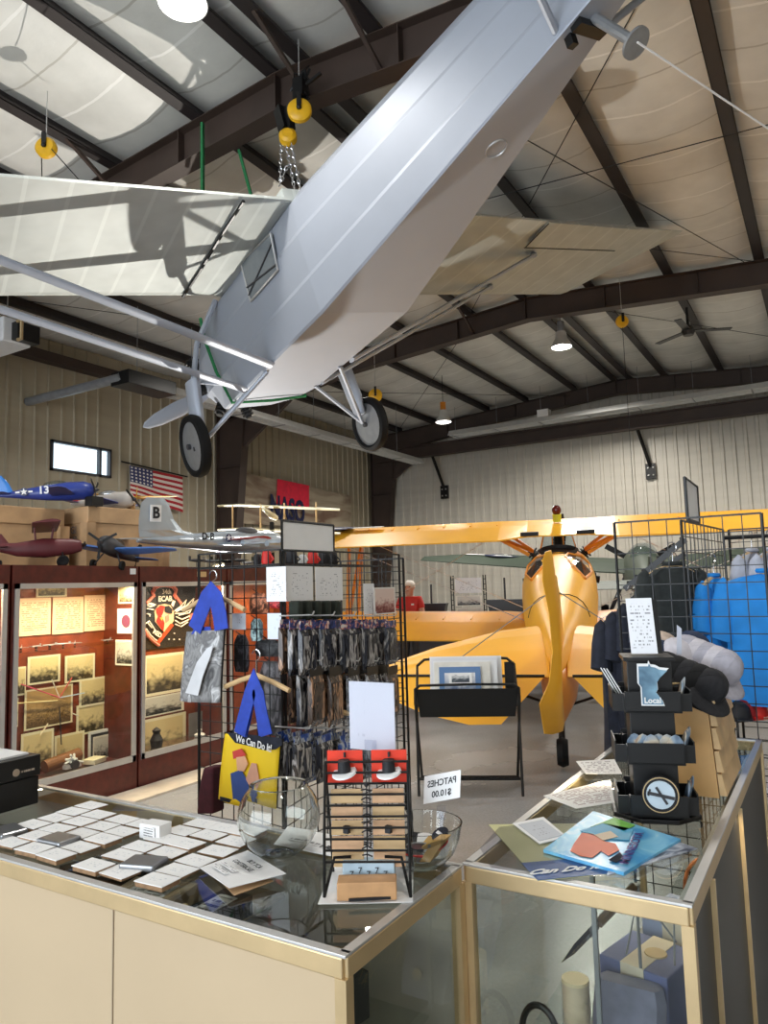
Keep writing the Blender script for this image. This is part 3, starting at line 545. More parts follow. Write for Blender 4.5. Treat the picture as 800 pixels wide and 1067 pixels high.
def heater(a, b, label, w=.32, tubes=2):
    a, b = V(a), V(b); d = (b-a).normalized(); s = d.cross(V((0, 0, 1))).normalized(); T = thing('tube_heater', label, 'heater', (a+b)/2, 'radiant tube heaters'); m = MB()
    sec = [(-w*.62, -.1), (-w*.35, .06), (w*.35, .06), (w*.62, -.1), (w*.6, -.105), (w*.33, .045), (-w*.33, .045), (-w*.6, -.105)]
    m.loft([[p+s*x+V((0, 0, z)) for x, z in sec] for p in (a, b)]); build(m, 'reflector', K['lgrey'], T)
    for k in range(tubes): o = s*((k-.5)*w*.5); build(MB().tube([a+o+V((0, 0, -.06)), b+o+V((0, 0, -.06))], .045, 10), 'tube', K['lgrey'], T, smooth=True)
    m = MB(); L = (b-a).length
    for i in range(int(L/1.4)+1):
        c = a+d*(.15+i*1.4)
        if (c-a).length < L: m.bar(c-s*w*.62+V((0, 0, -.11)), c+s*w*.62+V((0, 0, -.11)), .025, .015); m.tube([c+V((0, 0, .06)), V((c.x, c.y, roofz(c.x)-.25))], .006, 5)
    build(m, 'hanger', K['grey'], T); return T
p0 = oX(136, 395, -11.0); p1 = oX(436, 474, -11.0); zz = (p0.z+p1.z)/2
T = heater((-11, p0.y, p0.z), (-11, p1.y, p0.z-.05), 'long tube heater along the left wall, under the silver monoplane')
build(MB().span((-11.25, p0.y-.25, p0.z-.16), (-10.75, p0.y+.9, p0.z+.1)), 'burner_box', K['blackp'], T, bevel=.01)
build(MB().tube([(-11, p0.y-.2, p0.z), (-11.05, p0.y-.2, p0.z-.02), oY(20, 421, p0.y-.2)], .09, 14), 'exhaust_pipe', K['grey'], T, smooth=True)
e = oY(15, 423, p0.y-.2); build(MB().lathe([(.09, 0), (.15, .01), (.15, .06), (.09, .07)], e, (1, 0, 0), 18), 'exhaust_cap', K['darkgrey'], T)
a = oY(470, 452, 20.6); b = oY(800, 402, 20.6); T = heater((a.x, 20.6, a.z), (3.4, 20.6, a.z+.1), 'long double tube heater along the far wall above the yellow biplane', .45)
c = oY(567, 435, 20.6); build(MB().box(c+V((0, 0, .08)), (.34, .3, .28)), 'burner_box', K['white'], T, bevel=.01)
c = oZ(0, 352, 6.1); T = thing('unit_heater', 'white heater box hanging at the left edge below the silver wing', 'heater', c); build(MB().box(c, (1.0, .5, .42)), 'housing', K['white'], T, bevel=.02); build(MB().box(c+V((.58, .1, -.02)), (.18, .4, .3)), 'fan_guard', K['blackp'], T); build(MB().tube([c+V((.66, -.1, .12)), c+V((.78, -.1, .12)), c+V((.78, -.1, -.2)), c+V((.68, -.1, -.2))], .03, 8), 'gas_pipe', K['brass'], T); build(MB().tube([c+V((.2, 0, .2)), c+V((.2, 0, 1.2))], .012, 6).tube([c+V((-.3, 0, .2)), c+V((-.3, 0, 1.2))], .012, 6), 'hanger', K['alu'], T)
c = oZ(717, 345, 6.75); T = thing('ceiling_fan', 'dark ceiling fan with long blades near the far roof slope', 'fan', c); build(MB().lathe([(0, -.1), (.1, -.09), (.14, 0), (.1, .1), (.03, .12), (.03, .5)], c, n=18, cap=True), 'motor', K['blackp'], T, smooth=True)
for k in range(3): a = 2*PI*k/3+.45; d = V((math.cos(a), math.sin(a), 0)); build(MB().bar(c+d*.12, c+d*.85, .14, .015), 'blade', K['blackp'], T)
for px, py, lb in ((463, 512, 'black angled brace on the far wall, left one of the two'), (678, 490, 'black angled brace on the far wall, right one of the two')):
    c = oY(px, py, WF-.12); T = thing('wall_brace', lb, 'brace', c+V((0, 0, -.15)), 'braces on the far wall'); build(MB().bar(c+V((0, -.02, .1)), c+V((-.25, -.4, 1.3)), .07, .07), 'arm', K['black'], T); build(MB().span(c+V((-.14, -.03, -.25)), c+V((.14, .12, .2))), 'wall_plate', K['black'], T)
    b = MB()
    for i in range(2):
        for j in range(2): b.ball(c+V((-.07+.14*i, -.04, -.15+.22*j)), .03, 6)
    build(b, 'bolt', K['alu'], T)
solo(MB().tube([at(664, 44, 4.7), at(800, 134, 5.9), at(870, 180, 6.5)], .007, 6), 'white_cord', K['white'], 'thin white cord stretching from the tail skid to the right', 'cord')
# ---------------------------------------------------------------- left wall: flag, banner, crates
def flag_mat():
    t = NT('flag_cloth'); tc, u, v = uvsep(t)
    st = t.math('GREATER_THAN', t.math('FRACT', t.math('MULTIPLY', t.math('SUBTRACT', 1., v), 6.5)), .5)
    c = t.mix(st, lin((178, 40, 50)), lin((225, 215, 205)))
    can = t.math('MULTIPLY', t.math('LESS_THAN', u, .42), t.math('GREATER_THAN', v, .46))
    c = t.mix(can, c, lin((58, 62, 104)))
    fu = t.math('SUBTRACT', t.math('FRACT', t.math('MULTIPLY', u, 6/.42)), .5); fv = t.math('SUBTRACT', t.math('FRACT', t.math('MULTIPLY', t.math('SUBTRACT', v, .46), 5/.54)), .5)
    dd = t.math('ADD', t.math('MULTIPLY', fu, fu), t.math('MULTIPLY', fv, fv)); c = t.mix(t.math('MULTIPLY', can, t.math('LESS_THAN', dd, .07)), c, lin((225, 220, 215)))
    return t.finish(c, .8)
a, b = oX(135, 485, WL+.1), oX(190, 497, WL+.1); c, d = oX(190, 534, WL+.1), oX(136, 516, WL+.1)
T = thing('flag', 'American flag hanging on the left wall beside the window', 'flag', (WL+.1, (a.y+b.y)/2, d.z))
def fl(i, j): p = (d*(1-i)+c*i)*(1-j)+(a*(1-i)+b*i)*j; return p+V((.03*math.sin(i*9)*(1.2-j), 0, 0))
build(MB().grid(18, 8, fl), 'flag_cloth', flag_mat(), T, solid=.006); build(MB().tube([a+V((.02, -.25, .06)), b+V((.02, .15, .02))], .018, 8), 'pole', K['black'], T)
a, b, c, d = oX(243, 490, WL+.15), oX(366, 517, WL+.15), oX(366, 552, WL+.15), oX(243, 545, WL+.15)
T = thing('banner', 'long tan banner with a bright red patch and blue letters on the far left wall', 'banner', (WL+.15, (a.y+b.y)/2, c.z))
def fl(i, j): p = (d*(1-i)+c*i)*(1-j)+(a*(1-i)+b*i)*j; return p+V((.03*math.sin(i*23), 0, 0))
build(MB().grid(30, 4, fl), 'banner_cloth', blotch('banner_tan', [(.35, (128, 100, 84)), (.65, (190, 176, 152))], 3.), T, solid=.006)
build(MB().quad(*[oX(x, y, WL+.2) for x, y in ((288, 525), (322, 529), (322, 506), (289, 499))]), 'red_patch', mat('hot_red', (240, 40, 70), .6, Emission_Strength=0.), T)
text('NASO', oX(300, 532, WL+.21), (0, 1, -.05), (0, 0, 1), .95, mat('banner_navy', (22, 26, 70), .6), T, bold=.03, fit=1.6)
def crate(pts, h, label, m=K['ply']):            # plan polygon, height
    P = [V((x, y, 0)) for x, y in pts]; cc = sum(P, V())/len(P); T = thing('plywood_crate', label, 'crate', cc, 'plywood crates behind the display cabinets')
    build(MB().prism(P, (0, 0, h-.16)), 'box', m, T); Q = [cc+(p-cc)*1.03+V((0, 0, h-.16)) for p in P]; build(MB().prism(Q, (0, 0, .16)), 'lid', m, T, bevel=.01)
    for p in P: build(MB().span(p+V((-.05, -.05, 0)), p+V((.05, .05, h-.16))), 'corner_batten', m, T)
    return T
ct = 2.5; c0 = oZ(92, 527, ct)
T1 = crate([(c0.x, c0.y), (c0.x+.07, c0.y+.84), (c0.x-.92, c0.y+.9), (c0.x-1.15, c0.y+.08)], ct, 'tall plywood crate with handwriting, right of the two behind the cabinets')
T2 = crate([(c0.x-.21, c0.y-.13), (c0.x-1.3, c0.y-.13), (c0.x-1.4, c0.y-1.4), (c0.x-.3, c0.y-1.4)], ct-.03, 'tall plywood crate at the left edge behind the maroon model')
build(MB().box(c0+V((.03, .04, .04)), (.11, .12, .09)), 'corner_cap', K['blackp'], T1)
for k in range(3): text(('GI', 'N0', 'Y')[k], c0+V((-.13, -.02, -.23-.095*k)), (1, -.05, 0), (0, 0, 1), .1, K['darkgrey'], T1, 'handwriting', lift=.04)
# ---------------------------------------------------------------- display cabinets along the left
CX = -5.2; CB = -5.62
cab_lab = ['mahogany display cabinet at the left edge, mostly outside the view', 'middle mahogany display cabinet with lit photographs and typed pages', 'mahogany display cabinet with the red and white unit emblem', 'mahogany display cabinet end behind the wire grid and tote bags']
edges = [1.4, 3.22, 4.40, 5.50, 6.75]; CABS = []
for i in range(4):
    ya, yb = edges[i]+.01, edges[i+1]-.01; T = thing('display_cabinet', cab_lab[i], 'cabinet', (CX-.25, (ya+yb)/2, 0), 'display cabinets along the left side'); CABS.append(T)
    build(MB().span((CX-.5, ya, 0), (CX, yb, .24)), 'plinth', K['wood'], T); build(MB().span((CX-.5, ya, 1.76), (CX, yb, 1.9)), 'header', K['wood'], T)
    build(MB().span((CX-.5, ya, .24), (CB, yb, 1.76)), 'back_panel', K['woodr'], T)
    for q in (ya, yb-.025): build(MB().span((CX-.5, q, .24), (CX, q+.025, 1.76)), 'side_panel', K['wood'], T)
    m = MB()
    for p, q in (((ya+.02, .24), (yb-.02, .29)), ((ya+.02, 1.72), (yb-.02, 1.76)), ((ya+.02, .24), (ya+.055, 1.76)), ((yb-.055, .24), (yb-.02, 1.76))): m.span((CX-.01, p[0], p[1]), (CX+.012, q[0], q[1]))
    build(m, 'door_frame', K['alu'], T); build(MB().span((CX-.006, ya+.05, .28), (CX-.001, yb-.05, 1.73)), 'glass_door', K['glassc'], T)
    build(MB().span((CB+.02, ya+.03, 1.235 if i == 1 else 1.05), (CX-.05, yb-.03, 1.243 if i == 1 else 1.058)) if i < 2 else MB().span((CB+.02, ya+.03, .245), (CX-.05, yb-.03, .255)), 'shelf', K['glassc'], T)
    l = bpy.data.lights.new('cabinet_light', 'AREA'); l.shape = 'RECTANGLE'; l.size = .06; l.size_y = yb-ya-.2; l.energy = 30; l.color = (1, .78, .5); lo = bpy.data.objects.new('cabinet_light', l); col.objects.link(lo); lo.location = (CX-.06, (ya+yb)/2, 1.74); lo.rotation_euler = (0, R(-12), 0)
build(MB().card((CX+.005, 5.15, 1.83), (0, .06, 0), (0, 0, .025), .004), 'name_plate', K['brass'], CABS[2])
build(MB().card((CX+.005, 4.33, 1.855), (0, .03, 0), (0, 0, .025), .004), 'price_tag', K['white'], CABS[1])
P_sep = photo('sepia_photo', (70, 62, 48), (232, 212, 160), (246, 236, 205)); P_bw = photo('grey_photo', (40, 40, 40), (215, 210, 200), (238, 232, 218)); P_map = photo('map_print', (96, 72, 44), (196, 160, 108), (240, 228, 196), .04, 22.); P_warm = page('typed_page', (232, 196, 164), (120, 90, 70), 18, .1, .55)
def xcard(x0, y0, x1, y1, xp, name, m, label, cat, group=None, th=.006, parent=None):
    ym = (y0+y1)/2; a, b = oX(x0, ym, xp), oX(x1, ym, xp); t_, u_ = oX((x0+x1)/2, y0, xp), oX((x0+x1)/2, y1, xp); c = (a+b+t_+u_)/4; c.x = xp
    mb = MB().card(c, (0, (b.y-a.y)/2, 0), (0, 0, (t_.z-u_.z)/2), th)
    return (solo(mb, name, m, label, cat, group) if parent is None else build(mb, name, m, parent)), c
XB = CB+.012; G = 'papers and photographs in the middle cabinet'
for x0, y0, x1, y1, m, lb in ((19, 623, 53, 662, P_warm, 'typed page on the left of three in the middle display cabinet'), (55, 622, 87, 660, P_warm, 'typed page in the middle of three in the display cabinet'), (88, 620, 115, 657, P_warm, 'typed page on the right of three in the display cabinet')): xcard(x0, y0, x1, y1, XB, 'typed_page', m, lb, 'paper', G)
for x0, y0, x1, y1, m, lb in ((38, 600, 70, 622, P_sep, 'sepia photo above the three typed pages'), (29, 683, 63, 712, P_sep, 'landscape photo under the glass shelf, left one'), (68, 682, 99, 710, P_sep, 'landscape photo under the glass shelf, right one'), (83, 706, 112, 735, P_sep, 'photo right of the aerial map, upper one'), (80, 733, 110, 764, P_sep, 'photo right of the aerial map, lower one'), (22, 762, 56, 801, P_sep, 'photo sheet at the bottom left under the aerial map'), (57, 764, 88, 797, P_sep, 'photo sheet at the bottom directly below the aerial map'), (12, 695, 27, 725, P_sep, 'narrow photo left of the aerial map, upper one'), (10, 728, 19, 758, P_sep, 'narrow photo left of the aerial map, lower one')):
    xcard(x0, y0, x1, y1, XB+random.uniform(0, .008), 'photo_print', m, lb, 'photo', G)
def ycard(x0, y0, x1, y1, yp, name, m, label, cat):
    a, b = oY(x0, y1, yp), oY(x1, y0, yp); c = V(((a.x+b.x)/2, yp, (a.z+b.z)/2)); return solo(MB().card(c, ((b.x-a.x)/2, 0, 0), (0, 0, (b.z-a.z)/2), .005), name, m, label, cat, G), c
YS = 4.40-.01-.025-.008
ycard(123, 609, 141, 629, YS, 'photo_print', P_sep, 'small sepia photo high on the right side wall of the middle cabinet', 'photo'); ycard(120, 667, 141, 693, YS, 'photo_print', P_bw, 'pale grey photo low on the right side wall of the middle cabinet', 'photo')
o, c = ycard(122, 634, 141, 660, YS, 'badge_print', page('badge_page', (246, 226, 220), (180, 140, 140), 9, .2, .3), 'white sheet with a round purple badge in the middle cabinet', 'paper')
d = MB().lathe([(0, .003), (.055, .003), (.055, 0)], c+V((0, -.002, 0)), (0, -1, 0), 20); build(d, 'badge_mark', mat('badge_purple', (120, 60, 90), .5), o)
T = thing('aerial_map', 'brown aerial map with coloured strings pinned across it', 'map', oX(51, 737, XB), G); xcard(26, 716, 76, 757, XB+.004, 'map_sheet', P_map, None, None, parent=T)
for (x0, y0, x1, y1), cc in (((62, 727, 22, 713), (220, 90, 120)), ((62, 727, 54, 708), (240, 235, 225)), ((62, 727, 75, 706), (215, 90, 90)), ((62, 727, 88, 722), (190, 210, 235)), ((60, 730, 16, 733), (240, 225, 170)), ((50, 754, 42, 766), (240, 225, 200)), ((62, 737, 64, 776), (70, 70, 75)), ((75, 743, 82, 746), (235, 230, 220))):
    build(MB().tube([oX(x0, y0, XB+.03), oX(x1, y1, XB+.03)], .005, 5), 'string', mat('string_%d' % x1, cc, .7), T)
T = thing('framed_photo', 'framed grey photo standing at the bottom of the middle cabinet', 'photo', oX(107, 795, XB+.06), G); xcard(93, 760, 121, 796, XB+.06, 'frame', K['white'], None, None, parent=T, th=.015); xcard(95, 763, 119, 794, XB+.063, 'mount', K['darkgrey'], None, None, parent=T); xcard(97, 766, 117, 791, XB+.065, 'picture', P_bw, None, None, parent=T)
bz = .258
p = oX(60, 806, XB+.14); solo(MB().lathe([(0, 0), (.05, 0), (.05, .32), (0, .32)], (p.x, p.y-.12, bz+.05), (0, 1, .12), 16), 'leather_tube', mat('tan_leather', (130, 82, 46), .5), 'brown leather tube lying on the middle cabinet floor', 'tube')
p = oX(75, 800, XB+.2); T = thing('model_cannon', 'small white bone-coloured model on the middle cabinet floor', 'model', (p.x, p.y, bz)); m = MB()
for i in range(9): m.tube([(p.x, p.y+random.uniform(-.07, .07), bz+random.uniform(.01, .12)), (p.x+.03, p.y+random.uniform(-.09, .09), bz+random.uniform(.01, .12))], .009, 6)
build(m.box((p.x, p.y, bz+.02), (.05, .14, .03)), 'frame', K['white'], T); build(MB().lathe([(.0, -.02), (.035, -.02), (.035, .02), (0, .02)], (p.x+.03, p.y, bz+.035), (1, 0, 0), 16), 'wheel', K['darkgrey'], T)
solo(MB().box((XB+.2, 4.12, bz+.02), (.12, .16, .04), rotz(.3)), 'book', P_sep, 'small flat booklet beside the framed photo', 'book', bevel=.004)
for k, px in enumerate((22, 38, 52, 66, 78, 112)):
    p = oX(px, 664, XB+.15); T = thing('tiny_model_plane', 'tiny grey model plane on the glass shelf, %s from the left' % ORD[k], 'model', (p.x, p.y, 1.245), 'tiny models on the glass shelf', rot=rotz(.9-.55*(k % 4))); L = .055
    build(MB().tube([(0, -L, .02), (0, L, .024)], .007, 8, .004), 'fuselage', K['grey'], T, w=False); build(MB().box((0, -.008, .02), (.11, .025, .004)).box((0, L*.9, .03), (.003, .018, .02)), 'wing', K['grey'], T, w=False); build(MB().box((0, 0, .008), (.015, .015, .014)), 'stand', K['black'], T, w=False)
# emblem banner in the next cabinet
T = thing('unit_emblem', 'black unit emblem with red head, white wings and 34th ECAB lettering', 'emblem', oX(172, 672, XB)); xcard(151, 608, 207, 674, XB, 'backing', K['ink'], None, None, parent=T)
EX = XB+.006
def ex(pts, m, name, th=.004, k=0): build(MB().prism([oX(x, y, EX+k*.004) for x, y in pts], (th, 0, 0)), name, m, T)
pk = mat('emblem_rose', (232, 130, 110), .5); wt = mat('emblem_white', (240, 225, 210), .5)
def outline(pts, m, name, r=.008, k=1): build(MB().tube([oX(x, y, EX+.006*k) for x, y in pts], r, 6), name, m, T)
def eq(pts): return [(145+x/11.43, 600+y/11.43) for x, y in pts]
KH = [(90, 325), (170, 240), (155, 190), (180, 135), (240, 105), (310, 98), (400, 112), (445, 165), (425, 225), (455, 270), (505, 340)]
outline(eq(KH), pk, 'shield_border', .016); outline(eq([(x*.86+42, y*.88+38) for x, y in KH[1:-1]]), pk, 'shield_line', .006)
outline(eq([(62, 640), (105, 720), (170, 785), (235, 830)]), pk, 'shield_border', .016); outline(eq([(85, 630), (130, 700), (190, 760), (240, 790)]), wt, 'shield_line', .006)
text('34th', oX(*eq([(318, 192)])[0], EX), (0, 1, 0), (0, 0, 1), .062, wt, T, lift=.012, bold=.02); text('ECAB', oX(*eq([(300, 275)])[0], EX), (0, 1, 0), (0, 0, 1), .072, wt, T, lift=.012, bold=.03); text('RED', oX(*eq([(205, 690)])[0], EX), (0, 1, -.55), (0, .55, 1), .062, wt, T, lift=.014, bold=.03)
ex(eq([(180, 420), (230, 350), (300, 335), (370, 350), (410, 430), (410, 530), (370, 600), (300, 670), (250, 630), (190, 550)]), mat('emblem_cream', (232, 190, 150), .5), 'face_disc', .003, 0)
ex(eq([(200, 390), (250, 350), (300, 360), (285, 440), (265, 480), (285, 520), (300, 570), (285, 660), (240, 600), (200, 540), (225, 480), (205, 440)]), K['red'], 'red_head', .003, 2); ex(eq([(300, 365), (350, 355), (395, 400), (390, 450), (340, 445), (305, 430)]), K['ink'], 'dark_brow', .003, 2); ex(eq([(310, 480), (350, 460), (355, 530), (315, 560)]), pk, 'rose_cheek', .003, 2); ex(eq([(240, 500), (285, 490), (270, 540)]), mat('emblem_gold', (236, 160, 70), .5), 'muzzle', .003, 3)
ex(eq([(380, 345), (400, 290), (430, 300), (405, 370)]), wt, 'horn', .003, 2); ex(eq([(85, 335), (140, 318), (205, 345), (150, 350)]), wt, 'horn', .003, 2)
for q in ([(420, 420), (490, 370), (560, 288), (540, 360), (440, 420)], [(440, 430), (560, 360), (650, 268), (630, 335), (500, 410)], [(430, 450), (520, 450), (620, 400), (600, 440), (470, 470)], [(440, 485), (510, 520), (600, 480)], [(430, 530), (490, 570), (590, 520)], [(430, 575), (500, 605), (580, 550)]): outline(eq(q), wt, 'wing_feather', .007, 2)
for q in ([(95, 350), (130, 370), (180, 355)], [(90, 390), (130, 395), (172, 405)], [(90, 450), (130, 460), (125, 485)], [(75, 570), (120, 540), (185, 640)], [(100, 560), (150, 620)]): outline(eq(q), wt, 'wing_feather', .006, 2)
ex(eq([(590, 470), (630, 445), (670, 465), (640, 515), (600, 520)]), pk, 'rose_patch', .003, 2); ex(eq([(375, 565), (410, 590), (235, 815), (195, 800)]), mat('scroll_red', (190, 70, 40), .5), 'scroll', .004, 2)
for q in ((420, 685), (355, 755), (415, 757), (480, 757)): build(MB().ball(oX(*eq([q])[0], EX+.01), .009, 6), 'small_star', wt, T)
xcard(150, 681, 193, 723, XB, 'photo_sheet', P_sep, 'tall sepia photo sheet below the unit emblem', 'photo', G+' beside it'); xcard(149, 724, 192, 744, XB+.004, 'photo_sheet', P_bw, 'dark strip of photos in the emblem cabinet, between two sepia sheets', 'photo', G+' beside it'); xcard(148, 746, 194, 786, XB+.008, 'photo_sheet', P_sep, 'pale cream photo sheet at the bottom of the emblem cabinet', 'photo', G+' beside it')
xcard(197, 742, 213, 771, XB+.1, 'grey_card', K['grey'], 'blank grey card standing in the emblem cabinet', 'card'); xcard(216, 743, 231, 766, XB, 'photo_sheet', P_sep, 'small sepia photo sheet right of the grey card', 'photo', G+' beside it')
p = oX(208, 776, XB+.2); solo(MB().lathe([(0, 0), (.05, 0), (.055, .015), (.02, .03), (.025, .06), (0, .07)], (p.x, p.y, .258), n=16), 'small_figure', K['white'], 'small white figure on the emblem cabinet floor', 'figurine')
p = oX(163, 778, XB+.2); solo(MB().lathe([(0, 0), (.05, 0), (.06, .06), (.03, .12), (.04, .15), (0, .18)], (p.x, p.y, .258), n=14), 'small_figure', K['ink'], 'small dark figure in front of the cream photo sheet', 'figurine')
# ---------------------------------------------------------------- models on the cabinets and crates
maroon = mat('maroon_paint', (98, 42, 46), .4); hblue = mat('hellcat_blue', (44, 62, 140), .35); lblue = mat('sky_blue_paint', (40, 120, 200), .35); cblue = mat('corsair_blue', (66, 110, 180), .35); chr_ = mat('model_silver', (186, 196, 206), .28, .6, .05)
p = oX(38, 571, -5.45); T = thing('model_plane', 'maroon high-wing model plane with black wheels on the cabinet top', 'model plane', None, 'model planes on the cabinets and crates', mtx=orient((-5.45, oX(46, 571, -5.45).y, 2.06), R(-33), R(5)))
build(MB().loft([esec(-.36, .02, .06, -.0), esec(-.2, .045, .05, -.06), esec(.0, .07, .07, -.09), esec(.2, .065, .05, -.08), esec(.28, .05, .03, -.06)]), 'fuselage', maroon, T, w=False, smooth=True)
build(MB().foil([(-.5, .12, .16, .2, .02), (.5, .12, .16, .2, .02)]), 'wing', maroon, T, w=False); build(MB().foil([(-.16, -.26, .02, .12, .01), (.16, -.26, .02, .12, .01)]), 'tailplane', maroon, T, w=False); build(MB().foil([(0, -.24, 0, .15, .012), (.1, -.3, 0, .09, .01)], lambda a, y, z: (z, y, a+.03)), 'fin', maroon, T, w=False)
build(MB().tube([(-.05, .06, .06), (-.06, .08, .16)], .008, 6).tube([(.05, .06, .06), (.06, .08, .16)], .008, 6).tube([(-.05, -.06, .06), (-.05, -.06, .16)], .008, 6).tube([(.05, -.06, .06), (.05, -.06, .16)], .008, 6), 'wing_strut', maroon, T, w=False)
build(MB().bar((-.13, .3, -.02), (.13, .3, 0), .02, .01, (0, 1, 0)).cone((0, .27, -.01), (0, .32, -.01), .02, .008, 10), 'propeller', K['black'], T, w=False)
for q in ((-.1, .13, -.13), (.1, .13, -.13), (0, -.34, -.1)):
    r = .045 if q[1] > 0 else .032; build(MB().lathe([(.01, -.012), (r*.8, -.016), (r, 0), (r*.8, .016), (.01, .012)], q, (1, 0, 0), 18, True).tube([q, (q[0]*.4, q[1], -.03)], .006, 5), 'wheel', K['rubber'], T, w=False)
p = oX(122, 575, -5.45); T = thing('model_plane', 'blue and silver model fighter with black nose on the cabinet top', 'model plane', None, 'model planes on the cabinets and crates', mtx=orient((-5.4, p.y, 2.03), R(205), R(12), R(-5)))
aeroplane(T, .72, 1.15, .2, .07, K['darkgrey'], cblue, wz=-.03, dih=.08, prop=3)
p = oX(225, 557, -5.5); T = thing('model_bomber', 'large silver four-engined model bomber with a B on its fin', 'model plane', None, 'model planes on the cabinets and crates', mtx=orient((-5.45, oX(150, 560, -5.45).y+.95, 2.17), R(-4), R(2), R(4)))
aeroplane(T, 1.95, 2.5, .38, .115, chr_, chr_, wz=-.03, dih=.05, prop=0, gear=False, cock=False, fin=.001, wy=.42)
build(MB().foil([(0, -.1, 0, .85, .03), (.07, -.45, 0, .51, .03), (.18, -.56, 0, .40, .025), (.32, -.62, 0, .32, .02), (.38, -.68, 0, .2, .012)], lambda a, y, z: (z, y, a+.05)), 'tall_fin', chr_, T, w=False)
build(MB().card((.026, -.79, .28), (0, .065, 0), (0, 0, .08), .004), 'fin_square', K['white'], T, w=False); text('B', (.03, -.79, .28), (0, 1, 0), (0, 0, 1), .15, K['ink'], T, w=False, bold=.03); text('D-B', (.112, -.22, .06), (0, 1, 0), (0, .0, 1), .1, K['ink'], T, w=False, bold=.03, lift=.004)
star(T, (.113, .06, .05), (0, 1, 0), (0, 0, 1), .042)
build(MB().ball((0, .42, .1), .08, 14, (1, 2.2, .9)), 'canopy', K['darkgrey'], T, w=False, smooth=True); build(MB().foil([(.12, .45, .03, .38, .03), (.4, .4, .045, .36, .03)]), 'red_wing_panel', mat('dull_red', (150, 50, 44), .4), T, w=False)
for sg in (-1, 1):
    for k in (.38, .72): e = build(MB().lathe([(.02, .16), (.05, .12), (.058, 0), (.03, -.2)], (sg*k, .2, -.0), (0, 1, 0), 16, True), 'engine', chr_, T, w=False); build(MB().bar((sg*k-.12, .36, -.0), (sg*k+.12, .36, .0), .022, .008, (0, 1, 0)), 'propeller', K['black'], e, w=False)
build(MB().lathe([(0, -.27), (.09, -.27), (.09, -.255), (.012, -.25), (.012, -.1)], (0, .05, 0), n=16), 'stand', K['blackp'], T, w=False)
cz = ct
T = thing('model_plane', 'blue model fighter numbered 13 on top of the plywood crates', 'model plane', None, 'model planes on the cabinets and crates', mtx=orient((c0.x-.32, c0.y-.22, cz+.125), R(-50), R(4)))
aeroplane(T, .86, .92, .2, .08, hblue, hblue, wz=-.04, prop=3, mfin=lblue, mc=K['pane'], gear=False); text('13', (.079, .0, .02), (0, 1, 0), (0, 0, 1), .1, K['white'], T, w=False, bold=.03, lift=.006); star(T, (.062, -.18, .02), (0, 1, 0), (0, 0, 1), .038)
T = thing('model_plane', 'grey and red model fighter on the crate top beside the blue one', 'model plane', None, 'model planes on the cabinets and crates', mtx=orient((c0.x-.35, c0.y+.42, cz+.1), R(-70), R(2)))
aeroplane(T, .7, .85, .18, .077, mat('pale_grey_paint', (190, 184, 178), .4), hblue, wz=-.04, prop=2, mfin=K['red'], mc=K['chrome'], gear=False)
T = thing('model_glider', 'yellow wooden model glider on the crate edge below the flag', 'model plane', None, 'model planes on the cabinets and crates', mtx=orient((c0.x-.25, c0.y+.72, cz+.12), R(60), 0))
aeroplane(T, .55, 1.0, .11, .024, K['hook'], K['hook'], wz=.06, prop=0, gear=False, cock=False); build(MB().box((0, .08, -.065), (.05, .22, .1)), 'stand', K['pine'], T, w=False)
p = at(283, 534, 9.2); T = thing('model_biplane', 'pale cream model biplane with long double wings, above the silver bomber', 'model plane', None, 'model planes on the cabinets and crates', mtx=orient((p.x, p.y, p.z), R(31-90+90), R(0)))
cream_f = mat('cream_film', (232, 224, 186), .5)
for z in (.1, -.2): build(MB().foil([(-.68, .08, z, .1, .02), (-.4, .1, z, .16, .025), (.7, .1, z-.08, .16, .025), (.85, .08, z-.09, .1, .02)]), 'upper_wing' if z > 0 else 'lower_wing', cream_f, T, w=False)
build(MB().loft([esec(-.6, .02, .0, -.04), esec(0, .035, .0, -.08), esec(.35, .03, .0, -.07)]), 'fuselage', cream_f, T, w=False)
m = MB()
for x in (-.5, -.15, .15, .55): m.tube([(x, .05, -.2), (x, .05, .12)], .012, 6)
build(m, 'strut', K['pine'], T, w=False); build(MB().tube([(0, 0, -.12), (0, 0, .1-p.z)], .03, 8).cone((0, 0, -p.z), (0, 0, .03-p.z), .3, .3, 20), 'floor_stand', K['black'], T, w=False)
# clutter and floodlights behind
SP = V((-7.35, 7.6, 2.0))
for k, (off, lb) in enumerate(((V((0, 0, 0)), 'black floodlight aimed up at the silver plane, left one'), (V((.28, .25, -.08)), 'black floodlight aimed up at the silver plane, right one'))):
    c = SP+off; T = thing('floodlight', lb, 'lamp', (c.x, c.y, 0), 'floodlights behind the cabinets'); d = V((.1, -.55, .9)).normalized() if k == 0 else V((.3, -.75, .6)).normalized()
    build(MB().lathe([(.0, -.3), (.07, -.3), (.1, -.26), (.105, .02), (.095, .02), (.09, -.02)], c, d, 22), 'housing', K['blackp'], T, smooth=True); build(MB().lathe([(0, .0), (.09, -.01)], c, d, 20), 'lens', emit('flood_lens_%d' % k, (255, 236, 190), 18.), T)
    build(MB().tube([c-d*.2, V((c.x, c.y, c.z-.35)), V((c.x, c.y, .02))], .018, 8).cone((c.x, c.y, 0), (c.x, c.y, .03), .25, .25, 20), 'stand', K['black'], T)
random.seed(11)
